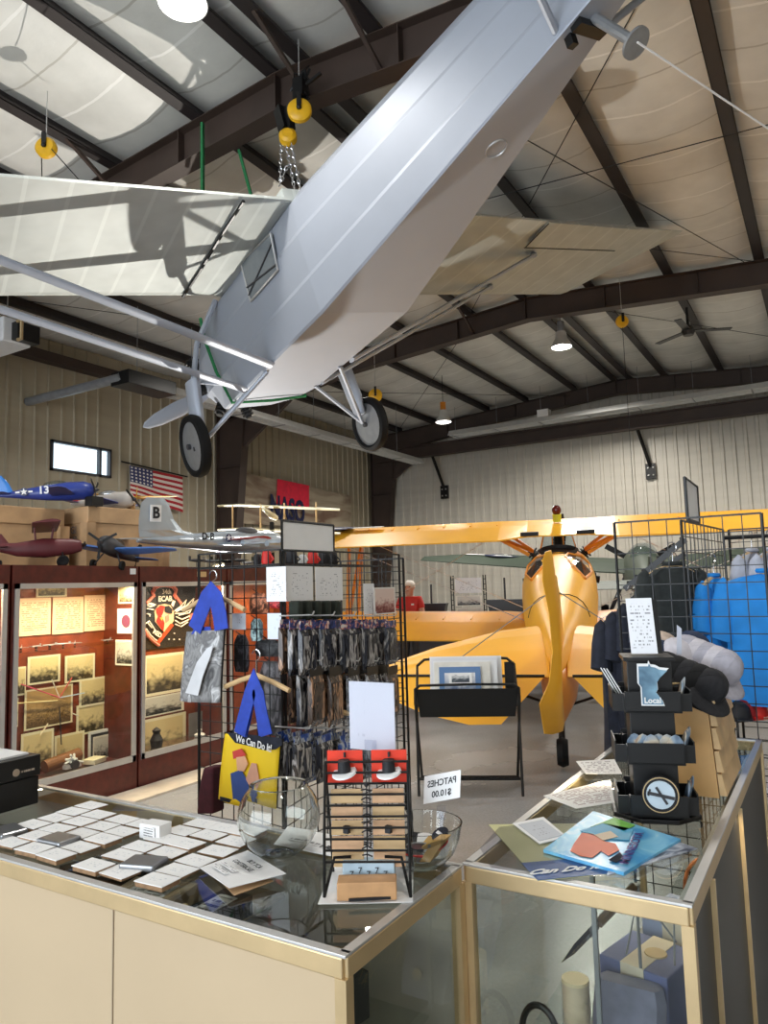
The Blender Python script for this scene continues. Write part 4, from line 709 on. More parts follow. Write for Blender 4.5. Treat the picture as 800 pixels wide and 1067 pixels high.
for k in range(7):
    px = 205+k*11+random.uniform(-3, 3); p = oX(px, 588, -5.45); h = random.uniform(.05, .1); T = thing('small_model', 'small dark desk model on the cabinet top, %s from the left behind the grid' % ORD[k], 'model', (p.x, p.y, 1.9), 'small models on the cabinet top')
    mm = [K['darkgrey'], K['grey'], K['olive'], K['black']][k % 4]; build(MB().loft([[V((p.x, p.y+s, 1.9+h))+V((r*math.cos(a), 0, r*math.sin(a))) for a in [2*PI*i/8 for i in range(8)]] for s, r in ((-.1, .006), (-.03, .016), (.05, .018), (.09, .006))]), 'fuselage', mm, T); build(MB().box((p.x, p.y+.01, 1.9+h), (.2, .04, .006)).box((p.x, p.y-.09, 1.9+h+.02), (.004, .03, .045)), 'wing', mm, T); build(MB().tube([(p.x, p.y, 1.9), (p.x, p.y, 1.9+h)], .004, 5).cone((p.x, p.y, 1.9), (p.x, p.y, 1.908), .03, .03, 12), 'stand', K['black'], T)
# ---------------------------------------------------------------- wire grids with merchandise
def wire(m, a, b, n=4, r=.003): return m.tube([a, b], r, n)
def gridwall(name, label, o, u, wd, h, step=.0762, z0=.05, group='wire grid panels', foot=True):
    o, u = V(o), V(u).normalized(); T = thing(name, label, 'display grid', o+u*wd/2, group); m = MB(); nx = round(wd/step); nz = round((h-z0)/step)
    for i in range(nx+1): wire(m, o+u*(wd*i/nx)+V((0, 0, z0)), o+u*(wd*i/nx)+V((0, 0, h)), 6 if i in (0, nx) else 4, .0075 if i in (0, nx) else .003)
    for j in range(nz+1): wire(m, o+V((0, 0, z0+(h-z0)*j/nz)), o+u*wd+V((0, 0, z0+(h-z0)*j/nz)), 4, .006 if j in (0, nz) else .003)
    build(m, 'wire_grid', K['black'], T)
    if foot:
        n = u.cross(V((0, 0, 1)))
        for s in (.06, wd-.06): build(MB().tube([o+u*s-n*.25+V((0, 0, .02)), o+u*s+n*.25+V((0, 0, .02))], .012, 6).tube([o+u*s+V((0, 0, .02)), o+u*s+V((0, 0, z0+.02))], .012, 6), 'foot', K['black'], T)
    return T
gA = gridwall('wire_grid', 'black wire grid holding the two tote bags', (-2.745, 2.7, 0), (1, 0, 0), .5334, 1.85); gB = gridwall('wire_grid', 'black wire grid covered with hanging packets, facing right', (-2.2, 2.71, 0), (0, 1, 0), 1.08, 1.85)
gA2 = gridwall('wire_grid', 'black wire grid at the back of the packet display', (-2.745, 3.86, 0), (1, 0, 0), .5334, 1.83)
# sign above
q = [oX(347, 576, -2.19), oX(293, 572, -2.19)]; yA, yB = q[1].y, q[0].y
T = thing('sign_board', 'blank white sign board on top of the packet grid', 'sign', (-2.19, (yA+yB)/2, 1.845)); build(MB().card((-2.185, (yA+yB)/2, 1.915), (0, (yB-yA)/2, 0), (0, 0, .07), .006), 'sheet', K['white'], T)
m = MB()
for a, b in (((yA, 1.845), (yB, 1.845)), ((yA, 1.985), (yB, 1.985)), ((yA, 1.845), (yA, 1.985)), ((yB, 1.845), (yB, 1.985))): m.tube([(-2.185, a[0], a[1]), (-2.185, b[0], b[1])], .006, 6)
build(m, 'frame', K['black'], T)
PG = page('notice_page', (238, 238, 240), (150, 150, 158), 16, .16, .42)
for x0, y0, x1, y1, lb in ((277, 590, 297, 627, 'white notice on the tote grid corner, left of three in a row'), (299, 590, 326, 626, 'white notice on the packet grid, middle of three in a row'), (329, 591, 357, 626, 'white notice on the packet grid, right of three in a row'), (379, 608, 390, 640, 'pale blue-white notice near the right end of the packet grid')):
    if x1 < 300:
        a, b = oY(x0, y1, 2.68), oY(x1, y0, 2.68); solo(MB().card(((a.x+b.x)/2, 2.685, (a.z+b.z)/2), ((b.x-a.x)/2, 0, 0), (0, 0, (b.z-a.z)/2)), 'notice_sheet', PG, lb, 'paper', 'notices on the grids')
    else: xcard(x0, y0, x1, y1, -2.185, 'notice_sheet', PG, lb, 'paper', 'notices on the grids', .002)
xcard(390, 612, 412, 640, -2.17, 'photo_card', photo('red_photo', (110, 30, 30), (225, 200, 190), (235, 230, 225), .05), 'red and white picture card at the right end of the packet grid', 'card')
for x0, y0, x1, y1, lb in ((241, 639, 255, 656, 'small white price card beside the grey tote'), (278, 639, 292, 666, 'tall white price card at the grid corner')):
    a, b = oY(x0, y1, 2.66), oY(x1, y0, 2.66); solo(MB().card(((a.x+b.x)/2, 2.665, (a.z+b.z)/2), ((b.x-a.x)/2, 0, 0), (0, 0, (b.z-a.z)/2), .002), 'price_card', page('price_page', (226, 234, 244), (120, 120, 130), 6, .2, .35), lb, 'card', 'price cards')
# packets
dkph = blotch('packet_dark', [(.3, (14, 14, 16)), (.42, (60, 62, 72)), (.5, (20, 20, 24)), (.58, (190, 186, 184)), (.64, (30, 28, 30)), (.75, (120, 110, 104))], 30., .22, .6, 'Object', zs=.22)  # pale vertical streaks put gloss highlights into the printed pouch colour
blph = blotch('packet_blue', [(.3, (22, 44, 120)), (.45, (60, 90, 160)), (.52, (190, 196, 206)), (.58, (40, 42, 56)), (.64, (200, 205, 212)), (.75, (90, 110, 150))], 26., .22, .8, 'Object', zs=.5)
headm = blotch('packet_header', [(.35, (22, 30, 66)), (.5, (60, 80, 140)), (.56, (200, 110, 60)), (.62, (225, 220, 215))], 40., .3, .6, 'Object')
film = glass('packet_film', (245, 245, 248), 1.2, .08)
def packet(p, wd, h, lb, grp, bm, hm, th=.018, tilt=0.):
    T = thing('hanging_packet', lb, 'packet', p+V((0, 0, -h)), grp, rot=rotz(tilt)); u = V((0, 1, 0)); f = MB()
    c = V((0, 0, h)); w2 = wd/2
    build(f.loft([[(x*s, y*w2, h*.86*(1-z)) for x, y in ((-th*.2, -1), (th, -.9), (th, .9), (-th*.2, 1))] for z, s in ((0, .3), (.15, .9), (.5, 1), (.85, .9), (1, .2))]), 'pouch', bm, T, w=False, bevel=.002)
    build(MB().card((th*.55, 0, h*.92), (0, w2, 0), (0, 0, h*.08), .004), 'header', hm, T, w=False)
    m2 = MB().card((th*1.02+.002, 0, h*.42), (0, w2*.72, 0), (0, 0, h*.3), .001); build(m2, 'picture', bm, T, w=False); return T
random.seed(5); XG = -2.19
def prow(x0, y0, n, dx, h, wd, rowname, grp, bm, hm, px1=None, depth=3):
    k = 0
    for i in range(n):
        p = oX(x0+dx*i, y0, XG+.1)
        for j in range(depth):
            q = V((XG+.04+.055*j, p.y+random.uniform(-.006, .006), p.z-.004*j)); lb = '%s packet from the left in the %s, %s' % (ORD[i], rowname, ('at the back of its hook', 'in the middle of its hook', 'at the front of its hook')[j])
            packet(q, wd*random.uniform(.93, 1.03), h*random.uniform(.96, 1.04), lb, grp, bm if isinstance(bm, type(dkph)) else random.choice(bm), hm, .02, random.uniform(-.1, .1))
    for i in range(n):
        p = oX(x0+dx*i, y0-1, XG+.1); solo(MB().tube([(XG, p.y, p.z+.01), (XG+.19, p.y, p.z+.014), (XG+.2, p.y, p.z+.03)], .0035, 5), 'display_hook', K['alu'], '%s metal hook from the left holding the %s' % (ORD[i], rowname), 'hook', 'hooks of the packet grid')
dk2 = blotch('packet_brown', [(.3, (16, 14, 14)), (.45, (90, 72, 60)), (.52, (24, 22, 22)), (.6, (196, 150, 116)), (.68, (40, 36, 36)), (.78, (190, 184, 180))], 30., .22, .6, 'Object', zs=.25)  # brown print with highlight streaks painted into it as well
prow(309, 645, 5, 22, .24, .12, 'upper packet row', 'upper row of packets', [dkph, dkph, dk2], headm)
prow(318, 692, 5, 20, .27, .12, 'middle packet row', 'middle row of packets', [dkph, dk2, dkph], K['blackp'])
prow(305, 762, 4, 23, .21, .12, 'lower packet row', 'lower row of packets', [blph, blph, dkph], blph)
m = None
for k, px in enumerate((308, 318, 328, 338, 348)):
    p = oX(px, 626, XG+.05); T = thing('folded_patch_set', 'dark olive cloth roll under the white notices, %s from the left' % ORD[k], 'cloth roll', (p.x, p.y, p.z-.1), 'dark cloth rolls'); build(MB().box((p.x, p.y, p.z-.045), (.06, .04, .09)), 'roll', mat('dark_olive_cloth', (36, 42, 34), .9, 0, .3, 30), T, bevel=.01, smooth=False)
for k, (px, mm, s) in enumerate(((278, K['red'], .9), (303, K['ink'], 1.2), (315, K['white'], .7), (326, K['red'], 1.), (338, K['ink'], 1.2), (346, K['ink'], 1.1), (268, K['ink'], .7))):
    p = oX(px, 588, -2.4) if px > 293 else oY(px, 588, 2.85); n = 'small %s mug-like ornament on the top wire shelf, %s of the row' % ({K['red'].name: 'red', K['ink'].name: 'black', K['white'].name: 'white'}[mm.name], ORD[k]); T = thing('ornament', n, 'ornament', (p.x, p.y, 1.79), 'ornaments on the top wire shelf')
    build(MB().lathe([(0, 0), (.026*s, 0), (.03*s, .01), (.027*s, .06*s), (.02*s, .075*s), (0, .08*s)], (p.x, p.y, 1.79), n=14), 'body', mm, T, smooth=True); build(MB().tube([(p.x+.026*s, p.y, 1.8), (p.x+.05*s, p.y, 1.815), (p.x+.026*s, p.y, 1.84)], .005, 6), 'handle', mm, T)
m = MB()
for i in range(9): wire(m, (-2.86+.08*i, 2.74, 1.785), (-2.86+.08*i, 3.1, 1.785))
for i in range(4): wire(m, (-2.86, 2.74+.12*i, 1.785), (-2.22, 2.74+.12*i, 1.785))
solo(m, 'wire_shelf', K['black'], 'black wire shelf near the top of the tote grid', 'shelf')
m = MB()
for i in range(12): wire(m, (-2.24, 2.75+.085*i, 1.785), (-2.45, 2.75+.085*i, 1.785))
for i in range(3): wire(m, (-2.24-.1*i, 2.75, 1.785), (-2.24-.1*i, 3.7, 1.785))
solo(m, 'wire_shelf', K['black'], 'black wire shelf behind the notices of the packet grid', 'shelf')
# hangers and totes on the front grid
def hanger(c, half, label, drop=.1, u=V((1, 0, 0)), grp='wooden hangers'):
    c, u = V(c), V(u).normalized(); T = thing('clothes_hanger', label, 'hanger', c+V((0, 0, -drop)), grp)
    build(MB().tube([c-u*half+V((0, 0, -drop)), c-u*half*.5+V((0, 0, -drop*.55)), c+V((0, 0, -.015)), c+u*half*.5+V((0, 0, -drop*.55)), c+u*half+V((0, 0, -drop))], .012, 8), 'arm', K['pine'], T, smooth=True)
    build(MB().tube([c+V((0, 0, -.02)), c+V((0, 0, .05))]+[c+u*.025*math.sin(a)+V((0, 0, .075-.025*math.cos(a))) for a in [i*PI/5 for i in range(1, 8)]], .003, 6), 'hook', K['chrome'], T); return T
h1 = oY(222, 616, 2.6); hanger(h1, .2, 'wooden hanger carrying the grey photo tote', .09); h2 = oY(267, 700, 2.58); hanger(h2, .19, 'lower wooden hanger carrying the yellow tote', .075)
h3 = oX(315, 740, -2.1); hanger((-2.1, 2.85, h3.z), .16, 'wooden hanger tip poking out between the packet rows', .06, V((.5, 1, 0)))
gtm = blotch('grey_photo_cloth', [(.3, (70, 70, 72)), (.45, (150, 150, 150)), (.55, (110, 110, 112)), (.65, (215, 216, 218)), (.8, (90, 90, 92))], 3., .7, 1.2)
def tote(tl, tr, br, bl, label, m, hm, hn, thick=.05, fold=.012):
    tl, tr, br, bl = [V(q) for q in (tl, tr, br, bl)]; n = (tr-tl).cross(tl-bl).normalized(); T = thing('tote_bag', label, 'bag', (bl+br)/2, 'tote bags on the wire grid')
    def fr(s): return lambda i, j: (bl*(1-i)+br*i)*(1-j)+(tl*(1-i)+tr*i)*j+n*(s*thick*.5*math.sin(PI*i)*(.35+.65*(1-j))+s*.006+.005*math.sin(i*7+j*3))
    build(MB().grid(14, 14, fr(1)), 'front_panel', m, T, solid=.003, smooth=True); build(MB().grid(10, 10, fr(-1)), 'back_panel', hm, T, solid=.003, smooth=True)
    return T, n
def strapband(T, pts, wd, m, n):
    pts = [V(p) for p in pts]; b = MB(); L = []
    for i, p in enumerate(pts):
        t = (pts[min(i+1, len(pts)-1)]-pts[max(i-1, 0)]).normalized(); s = t.cross(n).normalized()*wd/2; L.append(b.vs([p-s, p+s]))
    for a, c in zip(L, L[1:]): b.f((a[0], a[1], c[1], c[0]))
    build(b, 'handle', m, T, solid=.004)
TY = 2.56
T, n = tote(oY(196, 658, TY), oY(234, 656, TY), oY(231, 732, TY), oY(189, 730, TY), 'grey photo-print tote bag with blue handles', gtm, K['ink'], 0)
for off in (0, .02): strapband(T, [oY(203, 656, TY-off), oY(209, 640, TY-off), oY(216, 622, TY-off), oY(220, 615, TY-off), oY(225, 622, TY-off), oY(229, 640, TY-off), oY(231, 656, TY-off)], .085, K['blue'], n)
build(MB().quad(oY(199, 661, TY-.01), oY(220, 659, TY-.01), oY(219, 653, TY-.01), oY(203, 653, TY-.01)), 'blue_cuff', K['blue'], T)
build(MB().prism([oY(x, y, TY-.045) for x, y in ((193, 722), (206, 725), (211, 705), (219, 684), (222, 672), (215, 676), (205, 690), (199, 706))], (0, .004, 0)), 'pale_patch', mat('pale_grey_print', (214, 216, 220), .7), T)
T, n = tote(oY(236, 764, TY-.03), oY(293, 770, TY-.03), oY(289, 846, TY-.03), oY(229, 832, TY-.03), 'yellow tote bag with a navy band reading We Can Do It!', mat('tote_yellow', (246, 208, 24), .6, 0, .04), K['ink'], 0)
ny = TY-.062
def tp(pts, m, name, k=0): build(MB().prism([oY(x, y, ny-.003*k) for x, y in pts], (0, .003, 0)), name, m, T)
tp(((236, 763), (293, 769), (294, 776), (287, 781), (276, 782), (258, 777), (245, 774)), K['navy'], 'navy_band'); text('We Can Do It!', oY(265, 774.5, ny-.004), V((1, 0, -.14)), V((.14, 0, 1)), .044, K['white'], T, lift=.006, bold=.02, fit=.205)
tp(((240, 806), (251, 802), (258, 815), (262, 834), (256, 841), (243, 836)), mat('print_denim', (52, 80, 150), .6), 'blue_print_shape'); tp(((246, 789), (255, 788), (258, 796), (254, 804), (247, 803)), mat('print_peach', (232, 178, 140), .6), 'peach_print_shape'); tp(((242, 783), (251, 780), (256, 787), (247, 790), (243, 791)), mat('print_red', (206, 66, 60), .6), 'red_print_shape'); tp(((256, 812), (262, 795), (267, 796), (271, 820), (264, 826)), K['skin'], 'peach_print_shape')
tp(((229, 830), (262, 838), (262, 842), (229, 834)), K['navy'], 'navy_hem')
for s, a in ((0, 0), (.012, 2)): strapband(T, [oY(252-a, 765, ny-s), oY(256-a, 748, ny-s), oY(261, 722, ny-s), oY(265, 704, ny-s), oY(269, 722, ny-s), oY(273, 745, ny-s), oY(276+a, 766, ny-s)], .065, K['blue'], n)
solo(MB().loft([[oY(x, y, 2.62)+V((dx, .04*s, 0)) for x, y, dx, s in ((212+k, yy, 0, -1), (228, yy, 0, -1), (228, yy, 0, 1), (212+k, yy, 0, 1))] for yy, k in ((798, 6), (810, 3), (830, 0), (846, -1))]), 'folded_shirt', mat('dark_maroon_cloth', (70, 24, 34), .9, 0, .3, 25), 'dark maroon cloth hanging left of the yellow tote', 'cloth', bevel=.01)
for k, (x0, y0, x1, y1, c, lb) in enumerate(((240, 662, 256, 700, (40, 40, 46), 'black cap-like pouch behind the small white price card'), (262, 667, 290, 684, (26, 26, 28), 'black cloth cap hanging below the tall price card'), (256, 618, 276, 640, (150, 90, 60), 'brown and white picture packet above the price cards'), (258, 645, 270, 668, (130, 160, 170), 'pale teal card between the two price cards'), (277, 622, 294, 634, (190, 40, 40), 'red strap bundle at the grid corner'), (266, 690, 291, 765, (66, 62, 64), 'grey patterned packet beside the lower hanger'))):
    a, b = oY(x0, y1, 2.72), oY(x1, y0, 2.72); T = thing('hanging_packet', lb, 'packet', ((a.x+b.x)/2, 2.74, a.z), 'things on the tote grid')
    build(MB().loft([[((a.x+b.x)/2+sx*(b.x-a.x)/2*s, 2.745+sy*.022*s, a.z+(b.z-a.z)*t) for sx, sy in ((-1, 0), (-.6, -1), (.6, -1), (1, 0), (.6, 1), (-.6, 1))] for t, s in ((0, .8), (.2, 1), (.8, .95), (1, .55))]), 'pouch', blotch('pouch_%d' % k, [(.35, [v*.5 for v in c]), (.5, c), (.62, [min(255, v*1.5+30) for v in c]), (.75, [v*.6 for v in c])], 3., .5, 1., 'Generated'), T, smooth=True)
    build(MB().tube([((a.x+b.x)/2, 2.74, b.z), ((a.x+b.x)/2, 2.705, b.z+.02)], .003, 5), 'loop', K['black'], T)
# ---------------------------------------------------------------- folding print rack
u = V((.9, .43, 0)).normalized(); v = V((-u.y, u.x, 0)); f0 = oZ(437, 832, 0); o = f0+u*.40; T = thing('print_rack', 'black folding print rack holding matted prints on the concrete floor', 'rack', o); wv = .41
def pr(a, b, z): return o+u*a+v*b+V((0, 0, z))
A, B, D, E_ = oY(432, 722, f0.y), 0, 0, 0
build(MB().prism([pr(-wv, .0, .84), pr(wv, .0, .84), pr(wv*.93, .13, .60), pr(-wv*.93, .13, .60)], v*.012), 'front_panel', K['blackp'], T, bevel=.004); build(MB().prism([pr(-wv*.93, .13, .60), pr(wv*.93, .13, .60), pr(wv*.93, .32, .62), pr(-wv*.93, .32, .62)], V((0, 0, .01))), 'bottom_sling', K['blackp'], T)
for s in (-1, 1): build(MB().tube([pr(s*wv, -.01, .72), pr(s*wv, .0, .84), pr(s*(wv-.04), .0, .87), pr(0, .0, .875)], .011, 8).tube([pr(s*wv, .0, .78), pr(s*wv, .12, .58), pr(s*wv*.98, .50, .02)], .012, 8), 'front_frame', K['black'], T, smooth=True); build(MB().tube([pr(s*wv*.98, -.02, .02), pr(s*wv, .14, .6), pr(s*wv, .42, .98), pr(s*(wv-.06), .43, 1.03), pr(s*.2, .43, 1.04)], .012, 8), 'back_frame', K['black'], T, smooth=True)
build(MB().tube([pr(-.2, .43, 1.04), pr(.2, .43, 1.04)], .012, 8).prism([pr(wv*.8, .42, .62), pr(wv, .42, .62), pr(wv, .44, 1.0), pr(wv*.8, .44, 1.0)], v*.01), 'back_panel', K['blackp'], T)
net = MB()
for i in range(16): net.tube([pr(-wv+.05*i, .1, .12), pr(-wv+.05*i+.1, .55, .03)], .004, 4)
for i in range(7): net.tube([pr(-wv, .1+.07*i, .12-.013*i), pr(wv, .1+.07*i, .12-.013*i)], .004, 4)
build(net, 'lower_net', K['black'], T); build(MB().tube([pr(-wv, .1, .12), pr(wv, .1, .12)], .01, 6), 'cross_bar', K['black'], T)
PB = photo('blue_print', (40, 70, 120), (235, 235, 238), (92, 130, 180), .13, 3., .5)
for k, (a0, a1, b, zt, mm, lb) in enumerate(((-.30, .30, .37, 1.06, K['white'], 'white matted print at the back of the print rack'), (-.29, .27, .34, 1.05, page('mat_board', (226, 226, 230), (210, 210, 214), 3, .1, .2), 'grey-white matted print second from the back of the rack'), (-.27, .26, .31, 1.03, K['white'], 'white matted print in the middle of the print rack'), (-.26, .2, .28, 1.02, mat('ivory_board', (232, 228, 218), .6), 'ivory matted print behind the blue one'), (-.22, .12, .25, .985, PB, 'print with a blue border at the front of the print rack'))):
    c0_, c1_ = pr(a0, b-.12, .63), pr(a1, b-.12, .63); t0, t1 = pr(a0, b, zt), pr(a1, b, zt); T2 = thing('matted_print', lb, 'print', (c0_+c1_)/2, 'matted prints in the rack'); build(MB().quad(c0_, c1_, t1, t0, .006), 'mount', mm, T2)
    if k == 4: build(MB().quad(*[pr(x, b-.12*(zt-z)/(zt-.63)-.008, z) for x, z in ((-.14, .855), (.05, .855), (.05, .94), (-.14, .94))], .002), 'picture', photo('small_plane_print', (60, 70, 80), (240, 240, 240), (245, 245, 245), .12, 3., .5), T2)
    elif k < 3: build(MB().quad(*[pr(x, b-.12*(zt-z)/(zt-.63)-.004, z) for x, z in ((a0+.05, .8), (a1-.05, .8), (a1-.05, zt-.04), (a0+.05, zt-.04))], .002), 'picture', P_bw if k == 1 else PG, T2)
# ---------------------------------------------------------------- clothes behind the right grid
gC = gridwall('wire_grid', 'black wire grid in front of the dark shirts and blue shirt', (-.884, 3.62, 0), (1, 0, 0), .64, 1.94)
gD = gridwall('wire_grid', 'black wire grid seen edge-on between the dark and blue shirts', (-.60, 3.75, 0), (.08, 1, 0), .95, 1.94, group='wire grid panels')
gE = gridwall('wire_grid', 'black wire grid behind the grey shirts at the right', (-.5, 4.75, 0), (1, 0, 0), 1.2, 1.94)
q = [V((-.585, 3.85, 1.95)), V((-.57, 4.12, 1.95)), V((-.57, 4.12, 2.14)), V((-.585, 3.85, 2.16))]; T = thing('sign_holder', 'black-framed sign seen at an angle on top of the right grid', 'sign', q[0]); build(MB().tube(q+[q[0]], .008, 6), 'frame', K['black'], T); build(MB().quad(*q), 'sheet', K['white'], T)
def shirt(c, u, half, h, label, m, grp, slv=.2, th=.07, hang=True, logo=None):
    c, u = V(c), V(u).normalized(); n = u.cross(V((0, 0, 1))); T = thing('shirt', label, 'shirt', c+V((0, 0, -h)), grp); Z = V((0, 0, 1))
    def sec(w_, t_, z, ph): return [c+u*(w_*math.cos(a))+n*(t_*math.sin(a)+.012*math.sin(5*a+ph))+Z*z for a in [2*PI*i/20 for i in range(20)]]
    build(MB().loft([sec(half*.32, th*.4, -.012, 0), sec(half*.62, th*.6, -.025, 1), sec(half*.94, th*.8, -.055, 1), sec(half*.9, th, -.2, 2), sec(half*.88, th, -.45, 3), sec(half*.92, th*1.05, -h, 4)]), 'body', m, T, smooth=True)
    for s in (-1, 1):
        d = (u*s*.13-Z).normalized(); a = c+u*s*half*.84+Z*-.085-n*.01
        build(MB().loft([[a+d*r+(u*s*.06*k*math.cos(t)+Z*.02*math.cos(t)+n*.05*k*math.sin(t)) for t in [2*PI*i/12 for i in range(12)]] for r, k in ((-.045, .25), (-.02, .75), (.07, 1), (slv, 1.05))]), 'sleeve', m, T, smooth=True)
    build(MB().tube([c+u*(half*.3*math.cos(a))+n*(th*.42*math.sin(a))+Z*.004 for a in [2*PI*i/14 for i in range(15)]], .012, 6), 'collar', m, T, smooth=True)
    if logo: q = c+n*(-(th+.012) if False else (th+.016))+Z*-.2; build(MB().card(q+u*half*.35, u*.05, Z*.016, .003), 'chest_print', mat('print_yellow', (220, 200, 70), .6), T)
    return T
for k in range(6):
    t = k/5; p = at(652+70*t, 626-42*t, 3.95+.0*t); c = oY(646+11.5*k, 640-8.5*k, 4.1+.015*k); u = V((.3, .95, 0))
    hanger(c+V((0, 0, .012)), .17, 'wooden hanger in the dark shirts, %s from the left' % ORD[k], .07, u); shirt(c, u, .2, .72, 'dark navy shirt on the slanting rail, %s from the left' % ORD[k], K['navy'] if k != 4 else mat('black_cloth', (34, 36, 38), .9, 0, .3, 30), 'dark shirts on the slanting rail', logo=k in (0, 1, 2))
c = oY(701, 588, 3.93); hanger(c+V((0, 0, .012)), .15, 'wooden hanger of the foremost charcoal shirt', .07, (.75, .66, 0)); shirt(c, (.75, .66, 0), .17, .75, 'charcoal shirt hanging flat behind the wire grid', mat('charcoal_cloth', (44, 48, 48), .9, 0, .3, 30), 'shirts facing the counter', th=.05)
T = thing('sloping_arm', 'black sloping display arm that carries the dark shirts', 'rail', (-.6, 4.1, 1.75)); A1, A2 = oY(714, 562, 4.15), oY(651, 614, 4.15); build(MB().bar(A1, A2, .025, .03), 'arm', K['black'], T); build(MB().bar(oY(714, 577, 4.15), oY(690, 592, 4.15), .02, .025), 'arm_brace', K['black'], T)
b = MB()
for i in range(8): q = A1.lerp(A2, i/8+.06)+V((0, 0, .02)); b.ball(q, .012, 6)
build(b, 'peg', K['black'], T)
bl = mat('bright_blue_cloth', (24, 132, 214), .75, 0, .12, 12., bump=.15); c = V((-.22, 3.90, 1.685)); hanger(c+V((0, 0, .012)), .17, 'wooden hanger of the bright blue shirt', .07, (1, .06, 0)); shirt(c, (1, .06, 0), .26, .62, 'bright blue shirt facing the counter behind the grid', bl, 'shirts facing the counter', slv=.24, th=.06)
c = V((-.505, 4.02, 1.67)); hanger(c+V((0, 0, .012)), .12, 'wooden hanger of the blue shirt seen edge-on', .06, (.35, 1, 0)); shirt(c, (.35, 1, 0), .11, .5, 'bright blue shirt seen edge-on beside the black grid', bl, 'blue shirts seen from the side', th=.04)
for k in range(7): c = V((-.36+.085*k, 4.45, 1.80)); hanger(c+V((0, 0, .012)), .15, 'wooden hanger in the row of grey shirts, %s from the left' % ORD[k], .06, (.25, 1, 0)); shirt(c, (.25, 1, 0), .2, .7, 'pale grey shirt in the back row, %s from the left' % ORD[k], mat('grey_marl_cloth', (182, 186, 200), .9, 0, .12, 30), 'grey shirts in the back row', th=.035)
solo(MB().tube([(-.5, 4.45, 1.88), (.5, 4.45, 1.88)], .012, 8), 'hanging_rail', K['black'], 'black rail that carries the grey shirts', 'rail')
# ---------------------------------------------------------------- far counter, trays, magazine stand, person
cp = at(500, 650, 14.6); d = V((math.cos(R(17)), math.sin(R(17)), 0)); T = thing('far_counter', 'low dark counter far behind the yellow biplane', 'counter', (cp.x, cp.y, 0)); build(MB().box((cp.x, cp.y, .47), (4.6, .6, .9), rotz(R(17))), 'base', K['darkgrey'], T); build(MB().box((cp.x, cp.y, .94), (4.7, .7, .05), rotz(R(17))), 'worktop', K['black'], T)
for k, (px, py, s) in enumerate(((450, 641, 1.2), (527, 643, 1.35), (557, 635, 1.2))):
    p = at(px, py, 14.5-.1*k); T = thing('display_tray', 'black tapered tray with a small post, %s from the left on the far counter' % ORD[k], 'tray', (p.x, p.y, .966), 'black trays on the far counter'); w_ = .26*s; z = .967
    build(MB().loft([[V((p.x, p.y, zz))+d*(a*ww)+V((-d.y, d.x, 0))*(b*.16) for a, b in ((-1, -1), (1, -1), (1, 1), (-1, 1))] for zz, ww in ((z, w_*.72), (z+.27*s, w_*.98), (z+.29*s, w_*1.02))]), 'bin', K['blackp'], T); build(MB().tube([(p.x, p.y, z+.25), (p.x, p.y, z+.6*s)], .02, 8), 'post', K['darkgrey'], T)
p = at(489, 640, 14.6); T = thing('magazine_stand', 'black wire stand with white picture sheets on the far counter', 'rack', (p.x, p.y, .966)); z = .966
for s in (-.32, .32):
    b = MB()
    for w_ in (-.06, .06): b.tube([V((p.x, p.y, z))+d*(s+w_*.4), V((p.x, p.y, z+.88))+d*(s+w_*.4)], .012, 6)
    for i in range(9): b.tube([V((p.x, p.y, z+.1*i))+d*(s-.03), V((p.x, p.y, z+.1*i))+d*(s+.03)], .008, 5)
    build(b, 'wire_frame', K['black'], T)
n_ = V((d.y, -d.x, 0))
for k, zc in enumerate((.14, .38, .68)): build(MB().card(V((p.x, p.y, z+zc))+n_*.03, d*.26, V((0, 0, .1 if k < 2 else .15)), .004), 'sheet', P_bw if k < 2 else PG, T)
